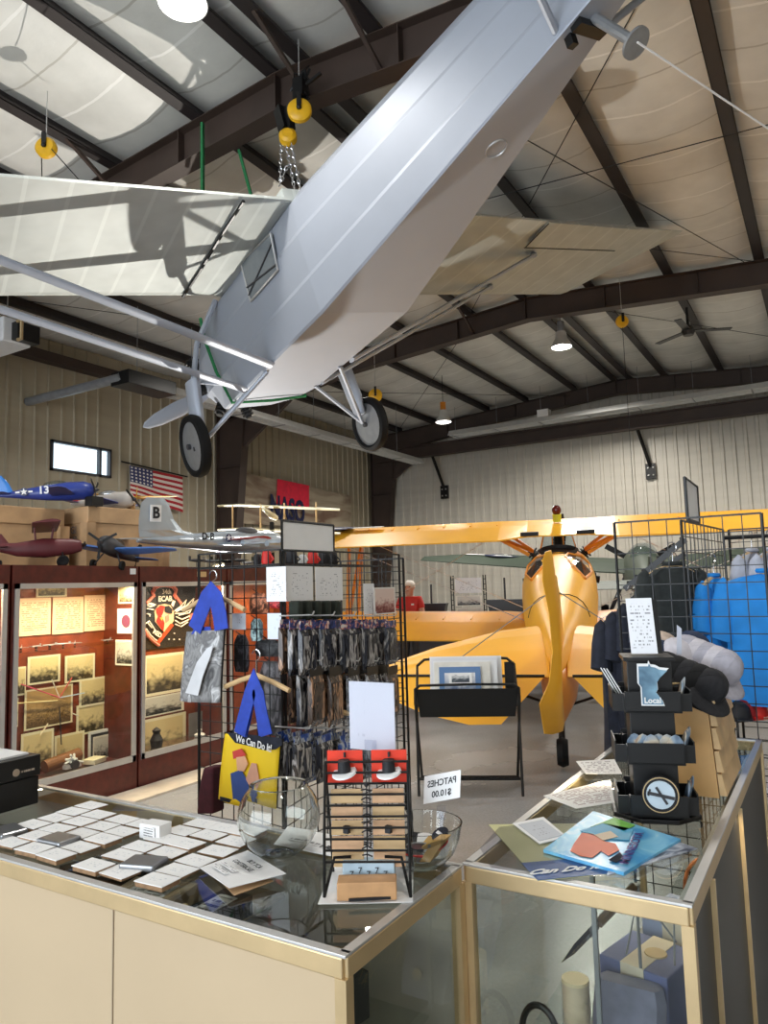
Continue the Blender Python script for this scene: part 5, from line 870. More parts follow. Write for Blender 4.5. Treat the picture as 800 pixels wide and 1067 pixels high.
def person(px, dist):
    g = at(px, 620, dist); T = thing('person', 'white-haired person in a red shirt standing behind the far lower wing', 'person', (g.x, g.y, 0), rot=rotz(R(31-20)))
    J = {'pelvis': (0, 0, .95, .15, .11), 'belly': (0, .0, 1.1, .155, .12), 'chest': (0, 0, 1.3, .165, .12), 'neck0': (0, 0, 1.47, .075, .075), 'neck': (0, -.015, 1.51, .062, .062), 'head0': (0, -.03, 1.57, .085, .09), 'head1': (0, -.035, 1.645, .09, .105), 'head2': (0, -.03, 1.71, .065, .075)}
    for s, a in (('l', -1), ('r', 1)):
        J.update({s+'sh': (a*.18, 0, 1.42, .065, .065), s+'el': (a*.25, -.04, 1.13, .045, .045), s+'wr': (a*.16, -.26, 1.1, .03, .026), s+'pm': (a*.14, -.34, 1.1, .036, .018), s+'hip': (a*.09, 0, .9, .09, .09), s+'kn': (a*.1, -.02, .5, .06, .06), s+'an': (a*.1, .02, .1, .042, .042), s+'ft': (a*.11, -.12, .04, .04, .03)})
        for i, (dx, L) in enumerate(((-.025, .07), (-.008, .08), (.009, .078), (.026, .06))): J['%sf%d' % (s, i)] = (a*.14+dx, -.39, 1.095, .009, .009); J['%sg%d' % (s, i)] = (a*.14+dx, -.39-L*.5, 1.07, .008, .008)
        J[s+'t'] = (a*.14-a*.045, -.345, 1.10, .010, .010); J[s+'t2'] = (a*.14-a*.06, -.39, 1.085, .009, .009)
    Ed = [('pelvis', 'belly'), ('belly', 'chest'), ('chest', 'neck0'), ('neck0', 'neck'), ('neck', 'head0'), ('head0', 'head1'), ('head1', 'head2')]
    for s in 'lr':
        Ed += [('chest', s+'sh'), (s+'sh', s+'el'), (s+'el', s+'wr'), (s+'wr', s+'pm'), (s+'pm', s+'t'), (s+'t', s+'t2'), ('pelvis', s+'hip'), (s+'hip', s+'kn'), (s+'kn', s+'an'), (s+'an', s+'ft')]
        for i in range(4): Ed += [(s+'pm', '%sf%d' % (s, i)), ('%sf%d' % (s, i), '%sg%d' % (s, i))]
    def skinned(name, keys, edges, grow, m):
        keys = list(keys); me = bpy.data.meshes.new(name); me.from_pydata([J[k][:3] for k in keys], [(keys.index(a), keys.index(b)) for a, b in edges], []); o = bpy.data.objects.new(name, me); col.objects.link(o); o.parent = T
        md = o.modifiers.new('skin', 'SKIN'); md.use_smooth_shade = True
        for i, k in enumerate(keys): sv = me.skin_vertices[0].data[i]; sv.radius = (J[k][3]+grow, J[k][4]+grow); sv.use_root = i == 0
        s2 = o.modifiers.new('sub', 'SUBSURF'); s2.levels = s2.render_levels = 2; me.materials.append(m); E1[o.name] = E1[T.name]; return o
    skinned('body', J.keys(), Ed, 0, K['skin'])
    sk = ['pelvis', 'belly', 'chest', 'lsh', 'rsh', 'neck0']; J['lm'] = (-.22, -.02, 1.24, .055, .055); J['rm'] = (.22, -.02, 1.24, .055, .055)
    skinned('red_shirt', sk+['lm', 'rm'], [('pelvis', 'belly'), ('belly', 'chest'), ('chest', 'lsh'), ('chest', 'rsh'), ('lsh', 'lm'), ('rsh', 'rm'), ('chest', 'neck0')], .014, K['red'])
    skinned('trousers', ['pelvis', 'lhip', 'lkn', 'lan', 'rhip', 'rkn', 'ran'], [('pelvis', 'lhip'), ('lhip', 'lkn'), ('lkn', 'lan'), ('pelvis', 'rhip'), ('rhip', 'rkn'), ('rkn', 'ran')], .012, K['darkgrey'])
    b = MB().ball((0, .0, 1.675), .112, 16, (.92, 1.05, .88)); h = build(b, 'hair', K['hair'], T, w=False, smooth=True)
    f = MB().cone((0, -.125, 1.635), (0, -.155, 1.615), .012, .016, 8); build(f, 'nose', K['skin'], T, w=False); [build(MB().ball((x, -.125, 1.65), .009, 8), 'eye', K['ink'], T, w=False) for x in (-.035, .035)]; build(MB().box((0, -.125, 1.58), (.045, .008, .008)), 'mouth', mat('lip', (160, 80, 75), .5), T, w=False); [build(MB().ball((x, -.03, 1.63), .022, 8, (.5, 1, 1.4)), 'ear', K['skin'], T, w=False) for x in (-.095, .095)]
    build(MB().box((.09, -.142, 1.34), (.05, .006, .03)), 'name_badge', K['white'], T, w=False)
person(427, 13.2)
# ---------------------------------------------------------------- glass counters
H = .965
def counter(x0, y0, x1, y1, label, opaque=(), seam=None, divs=()):
    T = thing('glass_counter', label, 'counter', ((x0+x1)/2, (y0+y1)/2, 0), 'glass display counters'); e = .028
    m = MB(); mb_ = MB()
    for a, b in (((x0, y0), (x1, y0)), ((x0, y1), (x1, y1))): m.span((a[0]-.004, a[1]-.012, H-.042), (b[0]+.004, b[1]+.012, H-.002))
    for a, b in (((x0, y0), (x0, y1)), ((x1, y0), (x1, y1))): m.span((a[0]-.012, a[1]-.004, H-.042), (b[0]+.012, b[1]+.004, H-.002))
    build(m, 'top_frame', K['brass'], T, bevel=.003)
    t = MB()
    for a, b in (((x0-.012, y0-.012), (x1+.012, y0+.010)), ((x0-.012, y1-.010), (x1+.012, y1+.012)), ((x0-.012, y0), (x0+.010, y1)), ((x1-.010, y0), (x1+.012, y1))): t.span((a[0], a[1], H-.002), (b[0], b[1], H+.004))
    build(t, 'top_edge', K['alu'], T, bevel=.001); build(MB().span((x0+.01, y0+.01, H-.006), (x1-.01, y1-.01, H)), 'top_glass', K['glassc'], T)
    for x, y in ((x0, y0), (x1, y0), (x0, y1), (x1, y1)): build(MB().box((x, y, (H-.04)/2), (.026, .026, H-.04)), 'post', K['brass'], T)
    sides = dict(front=((x0, y0), (x1, y0)), back=((x0, y1), (x1, y1)), left=((x0, y0), (x0, y1)), right=((x1, y0), (x1, y1)))
    for k, (a, b) in sides.items():
        if k in opaque: s = MB().span((a[0]-.004, a[1]-.004, 0), (b[0]+.004, b[1]+.004, H-.042)); o = build(s, k+'_panel', opaque[k], T)
        else: build(MB().span((a[0]-.002, a[1]-.002, .12), (b[0]+.002, b[1]+.002, H-.042)), k+'_glass', K['glassc'], T); build(MB().span((a[0]-.01, a[1]-.01, 0), (b[0]+.01, b[1]+.01, .12)), k+'_kickboard', K['cream'], T)
    build(MB().span((x0+.01, y0+.01, .13), (x1-.01, y1-.01, .15)), 'deck', mat('grey_laminate', (176, 170, 160), .4, 0, .06), T); return T
AX0, AX1, AY0, AY1 = -3.1, -.85, 1.21, 1.705
CA = counter(AX0, AY0, AX1, AY1, 'glass-topped counter with cream front, carrying the white coasters', dict(front=K['cream'], left=K['cream'], back=mat('grey_back_board', (196, 188, 176), .45, 0, .08)))
build(MB().box((-1.505, AY0-.0045, .46), (.003, .004, .92)), 'panel_seam', mat('seam_brown', (150, 134, 112), .6), CA); build(MB().box((-1.34, AY0+.06, .55), (.014, .014, .78)), 'inner_post', K['brass'], CA)
build(MB().span((AX0+.02, AY0+.03, .80), (-1.38, AY1-.02, .81)), 'inner_shelf', mat('taupe_laminate', (140, 128, 112), .5, 0, .12), CA)
BX0, BX1, BY0, BY1 = -.832, -.318, 1.735, 3.55
CBk = counter(BX0, BY0, BX1, BY1, 'glass counter with black right side, carrying posters and the souvenir spinner', dict(right=K['black']))
for y in (2.02, 2.66): build(MB().span((BX1+.004, y, .02), (BX1+.016, y+.012, .92)), 'door_track', K['brass'], CBk)
# ---- coasters on the left counter
cork = mat('cork', (148, 116, 84), .8, 0, .25, 60.)
CO = [(380, 235), (305, 260), (410, 272), (230, 287), (333, 300), (510, 293), (140, 313), (240, 330), (425, 320), (600, 312), (155, 360), (340, 350), (510, 343), (50, 388), (430, 372), (145, 412), (335, 408), (235, 438), (680, 370), (590, 405), (510, 440), (390, 482), (500, 512)]
COP = [(x/4, 780+y/4) for x, y in CO]+[(210, 857.5), (235, 862), (190, 865), (217.5, 869.5), (170, 873), (194, 878), (245, 876), (175, 887.5), (227, 886), (204, 896), (185, 906), (164, 916), (258, 866)]
CT = None; cpage = page('coaster_print', (240, 240, 240), (190, 196, 204), 7, .28, .45)
COP.sort(key=lambda q: (-q[1], q[0]))
for k, (x, y) in enumerate(COP):
    hh = .008 if k % 3 else .014; hh += .0004*k/10; p = oZ(x, y, H+.004+hh); a = R(random.uniform(-3, 3)); mt = M.Translation((p.x, p.y, H+.004)) @ M.Rotation(a, 4, 'Z')
    row = 'front' if y > 896 else 'middle' if y > 871 else 'back'; side = 'left of the counter' if x < 90 else 'near the sign sheet' if x > 160 else 'in the centre of the counter'
    lb = 'white square coaster pile, %s counting from the front edge backwards' % (ORD[k] if k < 16 else {20: 'twentieth', 30: 'thirtieth'}.get(k+1, ('twenty-' if k < 29 else 'thirty-')+ORD[(k+1) % 10-1] if k > 20 else ('seventeenth', 'eighteenth', 'nineteenth', 'twentieth', 'twenty-first')[k-16]))
    T = thing('coaster_pile', lb, 'coaster', None, 'white coasters on the left counter', mtx=mt); s = .046
    build(MB().box((0, 0, hh*.42), (2*s-.004, 1.36*s-.004, hh*.84)), 'cork_pile', cork, T, w=False, bevel=.002); o = build(MB().card((0, 0, hh), (s, 0, 0), (0, s*.68, 0), hh*.16), 'printed_face', cpage, T, w=False, bevel=.003)
tin = mat('grey_tin', (150, 152, 156), .3, .8, .1)
for k, (x, y) in enumerate(((9, 864), (61, 873), (150, 897))): p = oZ(x, y, H+.02); solo(MB().box((p.x, p.y, H+.014), (.10, .075, .018), rotz(.25*k-.2)), 'metal_tin', tin, 'flat grey metal tin among the coasters, %s from the left' % ORD[k], 'tin', 'grey tins among the coasters', bevel=.006)
k0 = oZ(162, 862, H+.03); T = thing('small_box', 'small white box with black print standing behind the coasters', 'box', (k0.x, k0.y, H)); build(MB().box((k0.x, k0.y, H+.024), (.075, .05, .04), rotz(.1)), 'carton', K['white'], T, bevel=.002); build(MB().card((k0.x, k0.y-.027, H+.024), (.025, .0, 0), (0, 0, .014), .002), 'label', page('box_label', (235, 235, 235), (30, 30, 30), 4, .1, .6), T)
T = thing('sign_sheet', 'white sign sheet with black text lying among the coasters before the fish bowl', 'sign', oZ(250, 910, H+.01)); q = [oZ(x, y, H+.02) for x, y in ((238, 930), (298, 911), (262, 884), (214, 904))]
build(MB().quad(oZ(239, 925, H+.022), oZ(298, 910, H+.02), oZ(258, 886, H+.012), oZ(208, 904, H+.014), .0015), 'sheet', K['white'], T); build(MB().quad(oZ(244, 933, H+.008), oZ(285, 918, H+.008), oZ(250, 890, H+.006), oZ(218, 906, H+.006), .001), 'kraft_backing', mat('kraft_paper', (196, 160, 120), .8), T)
c_ = (oZ(239, 925, H+.022)+oZ(298, 910, H+.02)+oZ(258, 886, H+.012)+oZ(208, 904, H+.014))/4; tu = (oZ(271, 913, H)-oZ(242, 895, H)).normalized(); tv = V((-tu.y, tu.x, 0))
scr = page('faint_scrawl', (238, 238, 238), (120, 120, 128), 2, .02, .5)
for k, (s_, z) in enumerate((('BUY YCA', .02), ('COASTER&CASE', .02))): text(s_, c_+V((.0, 0, .006))+tv*(.032-.026*k)+tu*(.012-.012*k), tu, tv, z, K['ink'], T, bold=.015, fit=(.062, .095)[k])
for k in range(2): build(MB().card(c_+V((0, 0, .006))-tv*(.022+.022*k)-tu*.02, tu*.04, tv*.007, .0008), 'faint_line', scr, T)
T = thing('sign_sheet', 'white sheet with handwriting lying partly behind the fish bowl', 'sign', oZ(318, 875, H+.01)); build(MB().quad(oZ(285, 880, H+.01), oZ(352, 893, H+.01), oZ(362, 872, H+.01), oZ(300, 862, H+.01), .0015), 'sheet', K['white'], T); build(MB().card(oZ(318, 877, H+.0115), V((.05, 0, 0)), V((0, .012, 0)), .0005), 'faint_line', page('dark_scrawl', (238, 238, 238), (40, 40, 46), 1, .02, .55), T); text('NEST', oZ(345, 884, H+.011), (1, -.05, 0), (.05, 1, 0), .03, K['ink'], T, bold=.02)
# fish bowl
fb = oZ(291, 893, H); r = .108; T = None; prof = []
for i in range(23):
    a = -PI/2+.38+i*(PI-.38-.72)/22; prof.append((r*math.cos(a), r+r*math.sin(a)*.96-.008))
bt = NT('bowl_glass'); nz_ = bt.add('ShaderNodeTexNoise', i_Scale=2.); bg_ = bt.add('ShaderNodeBsdfGlass', i_Color=(.97, .985, .98, 1), i_IOR=1.45); bt.link(bt.math('MULTIPLY', nz_.outputs['Fac'], .02), bg_.inputs['Roughness']); bt.link(bg_.outputs[0], bt.out.inputs[0]); bowlg = bt.m
b = MB().lathe([(0, .006), (r*.36, .004)]+prof+[(prof[-1][0]+.004, prof[-1][1]+.004), (prof[-1][0]-.002, prof[-1][1]+.002)]+[(q[0]-.0035, q[1]+.001) for q in prof[::-1]]+[(0, .012)], (fb.x, fb.y, H+.004), n=40)
solo(b, 'fish_bowl', bowlg, 'empty round glass fish bowl on the left counter', 'bowl', smooth=True)
# wire rack with carded hats and plaques
ra, rb = oZ(338, 938, H), oZ(428, 938, H); ru = (rb-ra); W = ru.length; ru.normalize(); rn = V((-ru.y, ru.x, 0)); T = thing('wire_rack', 'black wire rack displaying red hat cards and wooden plaques', 'rack', (ra+rb)/2); top = .285; Zv = V((0, 0, 1))
def rp(a, b_, z): return ra+ru*a+rn*b_+Zv*(z+.006)
m = MB(); lean = .05
for a in (0, W): m.tube([rp(a, -.0, 0), rp(a, lean*.3, top*.45), rp(a, lean, top)], .0035, 6); m.tube([rp(a, .0, .002), rp(a+(.02 if a == 0 else -.02), .03, .075), rp(W*.3 if a == 0 else W*.7, .035, .075)], .004, 6); m.tube([rp(a, lean, top), rp(a, .15, .0)], .003, 6)
for i in range(10): z = top-.002-i*.0235; m.tube([rp(0, lean*z/top, z), rp(W, lean*z/top, z)], .003, 6)
build(m, 'wire_frame', K['black'], T)
hatb = K['ink']
for k in range(2):
    x = W*(.23+.54*k); z = top+.0; TT = thing('hat_card', 'orange-red card with a black and white hat charm, %s on the wire rack' % ('left one' if k == 0 else 'right one'), 'card', rp(x, lean+.012, z-.06), 'carded hats'); cc = rp(x, lean+.014, z-.016)
    build(MB().card(cc, ru*W*.215, Zv*.037, .005), 'card', mat('poppy_red', (236, 62, 36), .6, 0, .12, 20), TT); build(MB().lathe([(0, 0), (.03, 0), (.028, .004), (0, .004)], cc-rn*.012+Zv*-.012, (0, -.35, 1), 20), 'brim', K['white'], TT); build(MB().lathe([(0, 0), (.016, 0), (.014, .026), (0, .028)], cc-rn*.012+Zv*-.008, (0, -.1, 1), 16).box(cc-rn*.004+Zv*.028, (.004, .004, .012)), 'crown', K['ink'], TT)
    for j in range(5):
        zz = .205-.0355*j; x2 = W*(.25+.5*k); TT = thing('wooden_plaque', 'pale wooden plaque on the wire rack, %s down in the %s column' % (ORD[j], 'left' if k == 0 else 'right'), 'plaque', rp(x2, lean*.7+.01, zz), 'wooden plaques on the wire rack'); build(MB().card(rp(x2, lean*.75+.014, zz), ru*W*.19, Zv*.0155+rn*.003, .008), 'board', [K['pine'], mat('peach_board', (222, 178, 138), .6, 0, .2, 14)][(j+k) % 2], TT, bevel=.001)
        if j == 2: build(MB().box(rp(x2, lean*.7+.004, zz), (.014, .01, .016)), 'clip', K['ink'], TT)
T = thing('charm_strip', 'strip of black dangling charms down the middle of the wire rack', 'charms', rp(W/2, .03, .08)); m = MB().tube([rp(W/2, lean*.8, .24), rp(W/2, lean*.3, .07)], .0015, 5).ball(rp(W/2, lean*.75, .235), .006, 8)
for i in range(9): z = .225-.018*i; m.tube([rp(W/2-.012, .028, z-.004*(i % 2)), rp(W/2, .024, z+.003), rp(W/2+.011, .028, z-.003)], .0018, 5)
build(m, 'charm', K['ink'], T)
T = thing('paper_sheet', 'white printed sheet under the wire rack', 'paper', oZ(385, 915, H+.006)); build(MB().quad(oZ(331, 942, H+.006), oZ(430, 940, H+.006), oZ(431, 888, H+.006), oZ(352, 888, H+.006), .001), 'sheet', K['white'], T); [build(MB().card(oZ(385, y, H+.0075), ru*w_, rn*.004, .0004), 'printed_line', page('grey_lines', (236, 236, 238), (90, 90, 100), 1, .0, .6), T) for y, w_ in ((928, .055), (934, .04))]
T = thing('hat_box', 'pale blue and white carton behind the little wooden box', 'box', rp(W/2, .05, 0)); build(MB().box(rp(W*.5, .055, .032), (W*.62, .03, .062), rotz(math.atan2(ru.y, ru.x))), 'carton', mat('pale_blue_carton', (190, 212, 226), .5), T, bevel=.002)
for i in range(5): text('7', rp(W*(.3+.1*i), .038, .035+.008*(i % 2)), ru, Zv, .02, K['ink'], T, 'print')
T = thing('wooden_block', 'small plain wooden box in the foot of the wire rack', 'box', rp(W/2, -.01, 0)); build(MB().box(rp(W*.5, .0, .022), (W*.68, .05, .038), rotz(math.atan2(ru.y, ru.x)+.05)), 'block', mat('tan_wood', (200, 154, 108), .55, 0, .12, 20), T, bevel=.002); build(MB().box(rp(W*.55, -.027, .008), (W*.5, .004, .006), rotz(math.atan2(ru.y, ru.x)+.15)), 'gap', K['ink'], T)
# acrylic sign holder
aY = 1.60; a0, a1, a2, a3 = oY(364, 781, aY), oY(411, 783, aY), oY(411, 711, aY), oY(364, 711, aY); bc_ = (a0+a1)/2; uu = V((a1.x-a0.x, 0, 0)).normalized(); T = thing('sign_holder', 'clear acrylic sign holder with a blank white page behind the wire rack', 'sign', (bc_.x, aY, H))
ww = (a1-a0).length/2; hh = (a3.z-a0.z)/2; cc = (a0+a1+a2+a3)/4; build(MB().card(cc, (ww, 0, 0), (0, 0, hh), .002), 'page', page('faint_page', (238, 238, 242), (214, 214, 220), 12, .18, .3), T); build(MB().card(cc+V((0, -.004, -.008)), (ww+.006, 0, 0), (0, 0, hh+.014), .002), 'acrylic_sheet', K['acryl'], T); build(MB().span((bc_.x-.017, aY-.006, H+.012), (bc_.x+.017, aY-.002, a0.z+.03)), 'stem', K['acryl'], T); build(MB().span((bc_.x-.05, aY-.05, H+.005), (bc_.x+.05, aY+.03, H+.011)), 'base', K['acryl'], T)
# patches bowl
gb = V((-.918, 1.645, H+.004)); T = thing('glass_dish', 'wide clear glass dish of patches on the corner of the left counter', 'bowl', gb); rr = .085
build(MB().lathe([(r_*1.2, z_*1.15) for r_, z_ in [(0, .003), (.03, .003), (.05, .012), (.07, .035), (.082, .065), (.088, .095), (.085, .095), (.078, .065), (.066, .038), (.046, .016), (.028, .008), (0, .008)]], gb, n=36), 'dish', bowlg, T, smooth=True)
random.seed(21); pc = [(K['white'], 'white'), (K['ink'], 'black'), (K['red'], 'red'), (K['navy'], 'navy'), (K['grey'], 'grey'), (mat('patch_gold', (204, 160, 84), .7), 'gold')]
for k in range(12):
    a = k*2.4; rad = .014+.054*((k*7) % 12)/12; z = .018+.05*(rad/.06)**1.5+.004*(k % 4); c = gb+V((rad*math.cos(a), rad*math.sin(a), z)); m_, cn = pc[k % 6]; t1 = V((-math.sin(a), math.cos(a), 0)); t2 = V((math.cos(a), math.sin(a), .75*rad/.06)).normalized(); TT = thing('patch', 'cloth patch, %s %s, lying in the glass dish' % (cn, 'nearer the bottom' if k < 6 else 'nearer the rim'), 'patch', c, 'patches in the glass dish'); n_ = t1.cross(t2).normalized(); b = MB().prism([c+t1*(.03*math.cos(t))+t2*(.023*math.sin(t)) for t in [2*PI*i/14 for i in range(14)]], n_*.003); build(b, 'patch_cloth', m_, TT)
    if k in (0, 3): build(MB().card(c-n_*.001 if n_.z < 0 else c+n_*.004, t1*.016, t2*.004, .001), 'stripe', K['white'], TT)
solo(MB().loft([[gb+V((.03+.03*s, -.02+.02*s, 0))+V((x, y, .03+.05*s)) for x, y in ((-.012, -.02), (.012, -.01), (.012, .03), (-.012, .02))] for s in (0, .5, 1)]), 'kraft_envelope', mat('kraft_gold', (214, 170, 100), .6), 'folded gold-brown envelope leaning in the glass dish', 'envelope')
cy = 1.60; q = [oY(x, y, cy+dy) for x, y, dy in ((441, 838, 0), (479, 831, 0), (480, 802, .01), (442, 809, .01))]; T = thing('card_sign', 'small white card sign reading patches in mirror writing above the dish', 'sign', q[0]); build(MB().quad(*q, .0015), 'card', K['white'], T); u_ = q[1]-q[0]; v_ = q[3]-q[0]; cq = sum(q, V())/4
text('PATCHES', cq+v_*.17, u_, v_, .021, K['ink'], T, mirror=True, bold=.015, fit=u_.length*.78); text('$10.00', cq-v_*.22, u_, v_, .02, K['ink'], T, mirror=True, bold=.015)
b = MB().box((cq.x, cy-.002, q[0].z-.012), (.018, .012, .03)).tube([(cq.x, cy, q[0].z-.02), (cq.x+.0, cy-.0, H+.02)], .006, 8).cone((cq.x, cy, H+.014), (cq.x, cy, H+.04), .022, .008, 16); build(b, 'clip_stand', K['acryl'], T)
# black box at far left
b0 = oZ(40, 838, H); T = thing('black_carton', 'black carton with pale papers on top at the back left of the left counter', 'box', (b0.x-.14, b0.y+.0, H)); ht = .165
x1_, y1_ = b0.x, b0.y-.0; build(MB().span((x1_-.32, y1_-.14, H+.004), (x1_, y1_, H+.004+ht*.55)), 'lower_box', K['blackp'], T, bevel=.003); build(MB().span((x1_-.33, y1_-.145, H+.006+ht*.55), (x1_+.004, y1_+.003, H+ht)), 'upper_box', K['blackp'], T, bevel=.003); build(MB().lathe([(0, .002), (.012, .002), (.012, 0)], (x1_+.0045, y1_-.085, H+.122), (1, 0, 0), 16), 'pale_emblem', mat('dull_gold', (170, 150, 130), .5), T); build(MB().card((x1_+.006, y1_-.045, H+.12), (0, .025, 0), (0, 0, .007), .001), 'pale_mark', page('pale_mark_print', (30, 28, 28), (210, 190, 170), 1, .02, .6), T); build(MB().span((x1_-.28, y1_-.12, H+ht), (x1_-.03, y1_-.02, H+ht+.006)), 'paper_stack', K['white'], T); build(MB().span((x1_-.3, y1_-.13, H+ht), (x1_-.16, y1_-.06, H+ht+.014)), 'grey_tray', K['grey'], T)
# things inside the left counter
random.seed(9); inside_ = [(-1.03, 1.36, .09, .10, .045, 'white', 'white carton with barcode under the glass, nearest the right glass side'), (-1.2, 1.5, .16, .1, .08, 'blackp', 'black carton under the fish bowl inside the left counter'), (-1.12, 1.58, .12, .08, .11, 'darkgrey', 'dark grey carton behind the wire rack inside the left counter'), (-1.28, 1.36, .1, .07, .04, 'grey', 'flat grey packet inside the left counter beside the inner post'), (-1.24, 1.62, .14, .05, .12, 'ink', 'black upright case at the back inside the left counter'), (-1.42, 1.45, .1, .18, .05, 'blackp', 'flat black case left of the inner post'), (-1.62, 1.42, .2, .14, .06, 'cream', 'cream carton on the inner shelf below the coasters'), (-1.9, 1.5, .22, .2, .05, 'ink', 'flat dark case on the inner shelf below the coasters')]
build(MB().span((-1.36, AY0+.03, .60), (-.93, AY1-.02, .606)), 'glass_shelf', K['glassc'], CA)
for x, y, a, b_, h, mm, lb in inside_:
    z = .606 if x > -1.36 else .81; T = thing('carton', lb, 'box', (x, y, z), 'cartons inside the left counter'); an = random.uniform(-.3, .3); build(MB().box((x, y, z+h/2), (a, b_, h), rotz(an)), 'carton_body', K[mm], T, bevel=.002); build(MB().card(V((x, y, z+h+.001)), rotz(an) @ V((a*.3, 0, 0)), rotz(an) @ V((0, b_*.3, 0)), .001), 'label', page('box_label', (235, 235, 235), (30, 30, 30), 4, .1, .6), T)
fx, fy, fz = -1.02, 1.42, .15; T = thing('folded_flag', 'folded blue flag triangle with white stars, standing in for a reflection in the left counter', 'flag', (fx, fy, fz)); build(MB().prism([(fx-.25, fy, fz), (fx+.14, fy, fz), (fx-.05, fy+.02, fz+.2)], (0, .12, 0)), 'folded_cloth', mat('flag_navy', (46, 50, 66), .85), T, bevel=.015)  # modelled solid in place of a folded flag case reflected in the glass
for k, (dx, dz) in enumerate(((-.13, .04), (0, .06), (-.05, .13), (.06, .03))):
    q = [V((fx+dx, fy-.006, fz+dz))+V((.026*math.sin(PI*i/5)*(1 if i % 2 == 0 else .4), 0, .026*math.cos(PI*i/5)*(1 if i % 2 == 0 else .4))) for i in range(10)]; build(MB().prism(q, (0, .004, 0)), 'star', K['white'], T)
# ---------------------------------------------------------------- right counter: prints and sheets on top
def flat(name, pts, m, label, cat, z, group=None, th=.002):
    T = thing(name, label, cat, sum([oZ(x, y, H+z) for x, y in pts], V())/4, group); build(MB().quad(*[oZ(x, y, H+z) for x, y in pts], th), 'sheet', m, T); return T
T = flat('poster', ((560, 917), (660, 908), (600, 858), (509, 859)), mat('poster_olive', (196, 196, 140), .35, 0, .08, 6.), 'yellow-green poster with a blue strip reading Do It! under the picture book', 'poster', .007)
build(MB().quad(*[oZ(x, y, H+.009) for x, y in ((560, 917), (664, 907), (650, 890), (543, 899))], .001), 'blue_strip', mat('poster_blue', (46, 82, 140), .35, 0, .1), T); bu = (oZ(560, 917, H)-oZ(664, 907, H)); text('Can Do It!', oZ(592, 906, H+.01), -bu, (.1, 1, 0), .052, K['white'], T, bold=.03, fit=.19)
T = flat('poster', ((632, 912), (727, 884), (680, 868), (640, 884)), blotch('grey_photo_print', [(.35, (70, 76, 96)), (.5, (150, 156, 170)), (.65, (205, 208, 216))], 5., .3), 'grey-blue photo sheet sticking out right of the picture book', 'poster', .012)
T = flat('picture_book', ((650, 909), (709, 874), (618, 845), (566, 885)), blotch('book_sky', [(.35, (80, 160, 214)), (.6, (126, 196, 228)), (.8, (196, 226, 236))], 2.5, .25), 'bright blue picture book cover with an orange shape and purple lettering', 'book', .018, th=.008)
def bp(pts, m, nm, z=.020): build(MB().prism([oZ(x, y, H+z) for x, y in pts], (0, 0, .0008)), nm, m, T)
bp(((598, 879), (606, 868), (618, 869), (630, 877), (641, 879), (645, 886), (634, 892), (626, 887), (617, 894), (604, 892), (594, 887)), mat('book_orange', (216, 104, 66), .4), 'orange_shape'); bp(((604, 866), (628, 858), (660, 864), (655, 876), (628, 874)), mat('book_teal', (36, 150, 190), .4), 'teal_shape'); bp(((615, 862), (640, 852), (662, 860), (650, 866), (628, 858)), mat('book_green', (120, 186, 84), .4), 'green_shape'); bp(((619, 870), (636, 866), (644, 872), (628, 876)), K['cream'], 'cream_label', .0212); bp(((634, 896), (646, 888), (650, 894), (642, 899)), K['navy'], 'dark_shape', .0212)
bu = oZ(667, 867, H)-oZ(651, 898, H); text('MINNESOTA', oZ(659, 883, H+.021), bu, V((-bu.y, bu.x, 0)), .032, mat('book_purple', (70, 40, 120), .4), T, bold=.01, fit=bu.length)
T = flat('framed_sheet', ((562, 879), (591, 872), (566, 851), (534, 858)), K['white'], 'white-bordered grey sheet lying on the posters', 'sheet', .012); build(MB().quad(*[oZ(x, y, H+.0135) for x, y in ((562, 876), (586, 870), (565, 854), (540, 859))], .0008), 'grey_panel', page('grey_page', (196, 200, 208), (150, 150, 160), 10, .2, .4), T)
sheetm = page('order_form', (236, 234, 230), (120, 60, 60), 14, .08, .55)
flat('order_sheet', ((600, 842), (640, 836), (636, 812), (566, 829)), sheetm, 'white printed order sheet with red lines beside the spinner', 'paper', .006); flat('order_sheet', ((610, 806), (648, 806), (640, 791), (600, 793)), page('order_form2', (236, 234, 230), (130, 110, 120), 8, .08, .5), 'white printed leaflet near the far end of the right counter', 'paper', .012)
solo(MB().prism([oZ(x, y, H+.008) for x, y in ((500, 884), (512, 905), (660, 916), (722, 892), (700, 868), (600, 852), (520, 862))], (0, 0, .001)), 'clear_film', film, 'clear wrinkled plastic wrap under the posters', 'wrap')
# spinner
so = V((-.50, 2.335, H+.004)); T = thing('souvenir_spinner', 'black three-tier souvenir spinner on the right counter', 'spinner', so, rot=rotz(.32)); s2 = .085
def L(x, y, z): return (x, y, z)
build(MB().prism([(s2*1.55*math.cos(t), s2*1.35*math.sin(t), 0) for t in [2*PI*i/8+PI/8 for i in range(8)]], (0, 0, .014)), 'base', K['blackp'], T, w=False, bevel=.003)
build(MB().box((0, 0, .235), (.125, .125, .45)).box((0, 0, .458), (.145, .145, .012)), 'column', K['blackp'], T, w=False, bevel=.002)
for tz in (.02, .165, .31):
    b = MB()
    for k in range(4):
        rm = M.Rotation(k*PI/2, 3, 'Z')
        for c, d in (((0, -.108, tz+.03), (.155, .004, .06)), ((0, -.085, tz+.003), (.15, .05, .005)), ((-.076, -.085, tz+.025), (.004, .05, .05)), ((.076, -.085, tz+.025), (.004, .05, .05))): b.box(rm @ V(c), d, rm)
    build(b, 'pocket', K['blackp'], T, w=False)
SM = E1[T.name]
T2 = thing('sign_holder', 'slanted price sign in a black frame on top of the spinner', 'sign', SM @ V((0, 0, .464))); bc2 = SM @ V((-.005, -.02, .47)); uu = (SM.to_3x3() @ V((1, 0, 0))).normalized(); vv = V((-.10, .22, 1)).normalized(); hgt = .17
